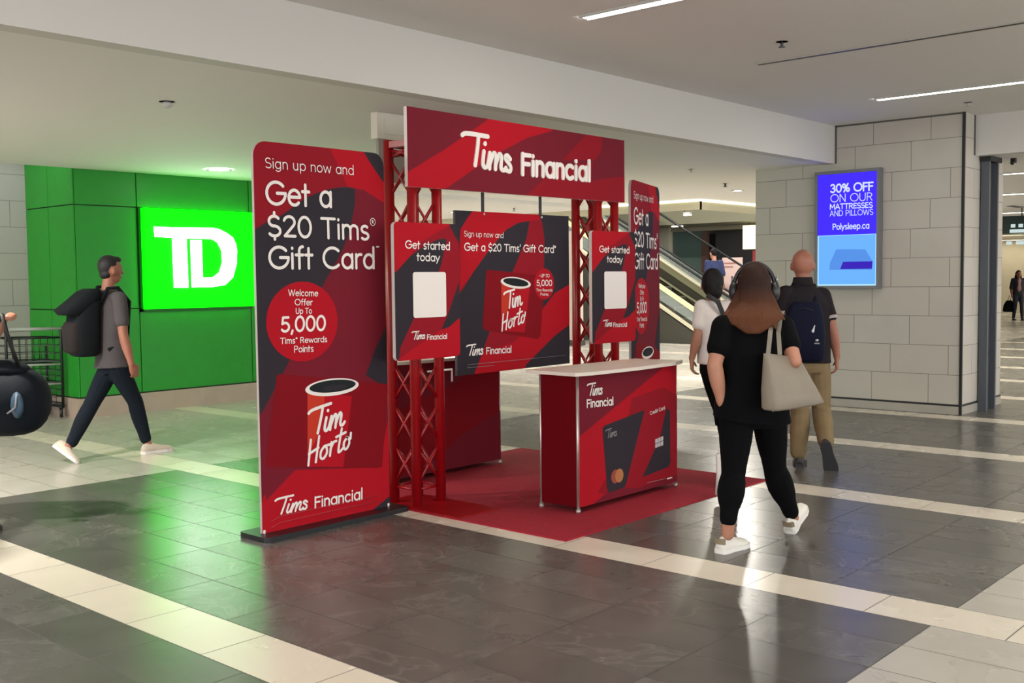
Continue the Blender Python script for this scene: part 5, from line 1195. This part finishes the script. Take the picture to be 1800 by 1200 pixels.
# ---- rider on the escalator and the far walker
def simple_person(label, x, y, z0, f, h, skin, top, bottom, hairm, long_hair=False, walk=.12, vox=.012):
    f = V(f).normalized(); s = f.cross(UP); o = V((x, y, z0)); c = h / 1.7
    A = lambda r_, f_, z: o + s * (r_ * c) + f * (f_ * c) + UP * (z * c)
    J = dict(head=A(0, .02, 1.575), neck=A(0, -.01, 1.42), shL=A(-.17, 0, 1.37), shR=A(.17, 0, 1.37), elL=A(-.21, -.04, 1.10), wrL=A(-.22, .04, .87), elR=A(.21, -.04, 1.10), wrR=A(.22, .04, .87), pel=A(0, 0, .93), hipL=A(-.085, 0, .89), hipR=A(.085, 0, .89), knL=A(-.09, walk * .6, .49), anL=A(-.09, walk, .09), knR=A(.09, 0, .50), anR=A(.09, -walk, .10), heelL=A(-.09, walk - .06, 0), toeL=A(-.09, walk + .19, 0), heelR=A(.09, -walk - .06, 0), toeR=A(.09, -walk + .19, 0), f=f)
    t = person(label, J, dict(hw=.155, hd=.115, ww=.14, wd=.105, cw=.165, cd=.11, flare=1.0), skin, top, bottom, None, hem=.05, sleeve=1.0 if long_hair else .95, hands={'L': (-UP, s, f), 'R': (-UP, -s, f)}, vox=vox, loc=(x, y, z0))
    face(t, J['head'], f, 1, lips, eyem)
    b = MB(); b.ball(J['head'] - f * .012 + UP * .015, s * .082, f * .098, UP * .104, hairm, 14)
    if long_hair: b.rings([ell(J['head'] - f * o_ + UP * z, s * a, f * d, 16) for z, o_, a, d in ((.05, .03, .085, .07), (-.1, .05, .11, .06), (-.24, .07, .12, .05), (-.30, .07, .06, .02))], hairm)
    b.build('hair', t, remesh=.012)
    shoe(t, J['heelL'], J['toeL'], UP, dsh, dso, .045); shoe(t, J['heelR'], J['toeR'], UP, dsh, dso, .045)
    return t, J
xr = [(-12.717,1.715)][0][0]
simple_person('rider in a blue jacket standing on the yellow lit escalator', xr, 21.2, zx(xr, 1.0), (-.9, .45, 0), 1.74, sk1, mat('blue_jacket', (34, 44, 84), .8), blackc, MATS['black_hair'])
fp = V([(-10.603,36.348,0.000)][0])
tf, JF = simple_person('woman in a dark open jacket and pink blouse walking down the bright corridor', fp.x, fp.y, 0, (.55, -.83, 0), 1.62, sk3, mat('dark_jacket', (26, 26, 32), .8), mat('dark_blue_trousers', (26, 28, 42), .8), MATS['black_hair'], True, .16, .016)
ff = V((.55, -.83, 0)).normalized(); sf = ff.cross(UP)
b = MB(); c = lerp(JF['pel'], lerp(JF['shL'], JF['shR'], .5), .5) + ff * .085
b.rings([ell(c + UP * z, sf * a, ff * .04, 14) for z, a in ((-.24, .085), (0, .075), (.20, .06), (.26, .02))], mat('pink_blouse', (164, 122, 122), .8)); child_label(b.build('blouse', tf), 'pink blouse')
t = thing('handbag', tuple(JF['wrR'] - UP * .3), 'black handbag carried by the woman in the bright corridor', 'bag')
cb = V([(-10.855,0.475)][0] + (0,)); cb = V((cb.x, 36.3, cb.y))
b = MB(); b.rings([ell(cb + UP * z, V((.83, .55, 0)) * a, V((-.55, .83, 0)) * .09, 18, .7) for z, a in ((-.20, .16), (-.17, .20), (.02, .17), (.14, .10), (.17, .06))], blackc); b.build('body', t)
b = MB(); b.tube([cb + UP * .15 - V((.83, .55, 0)) * .05, cb + UP * .34, cb + UP * .15 + V((.83, .55, 0)) * .05], .012, black, 6); b.build('handle', t)
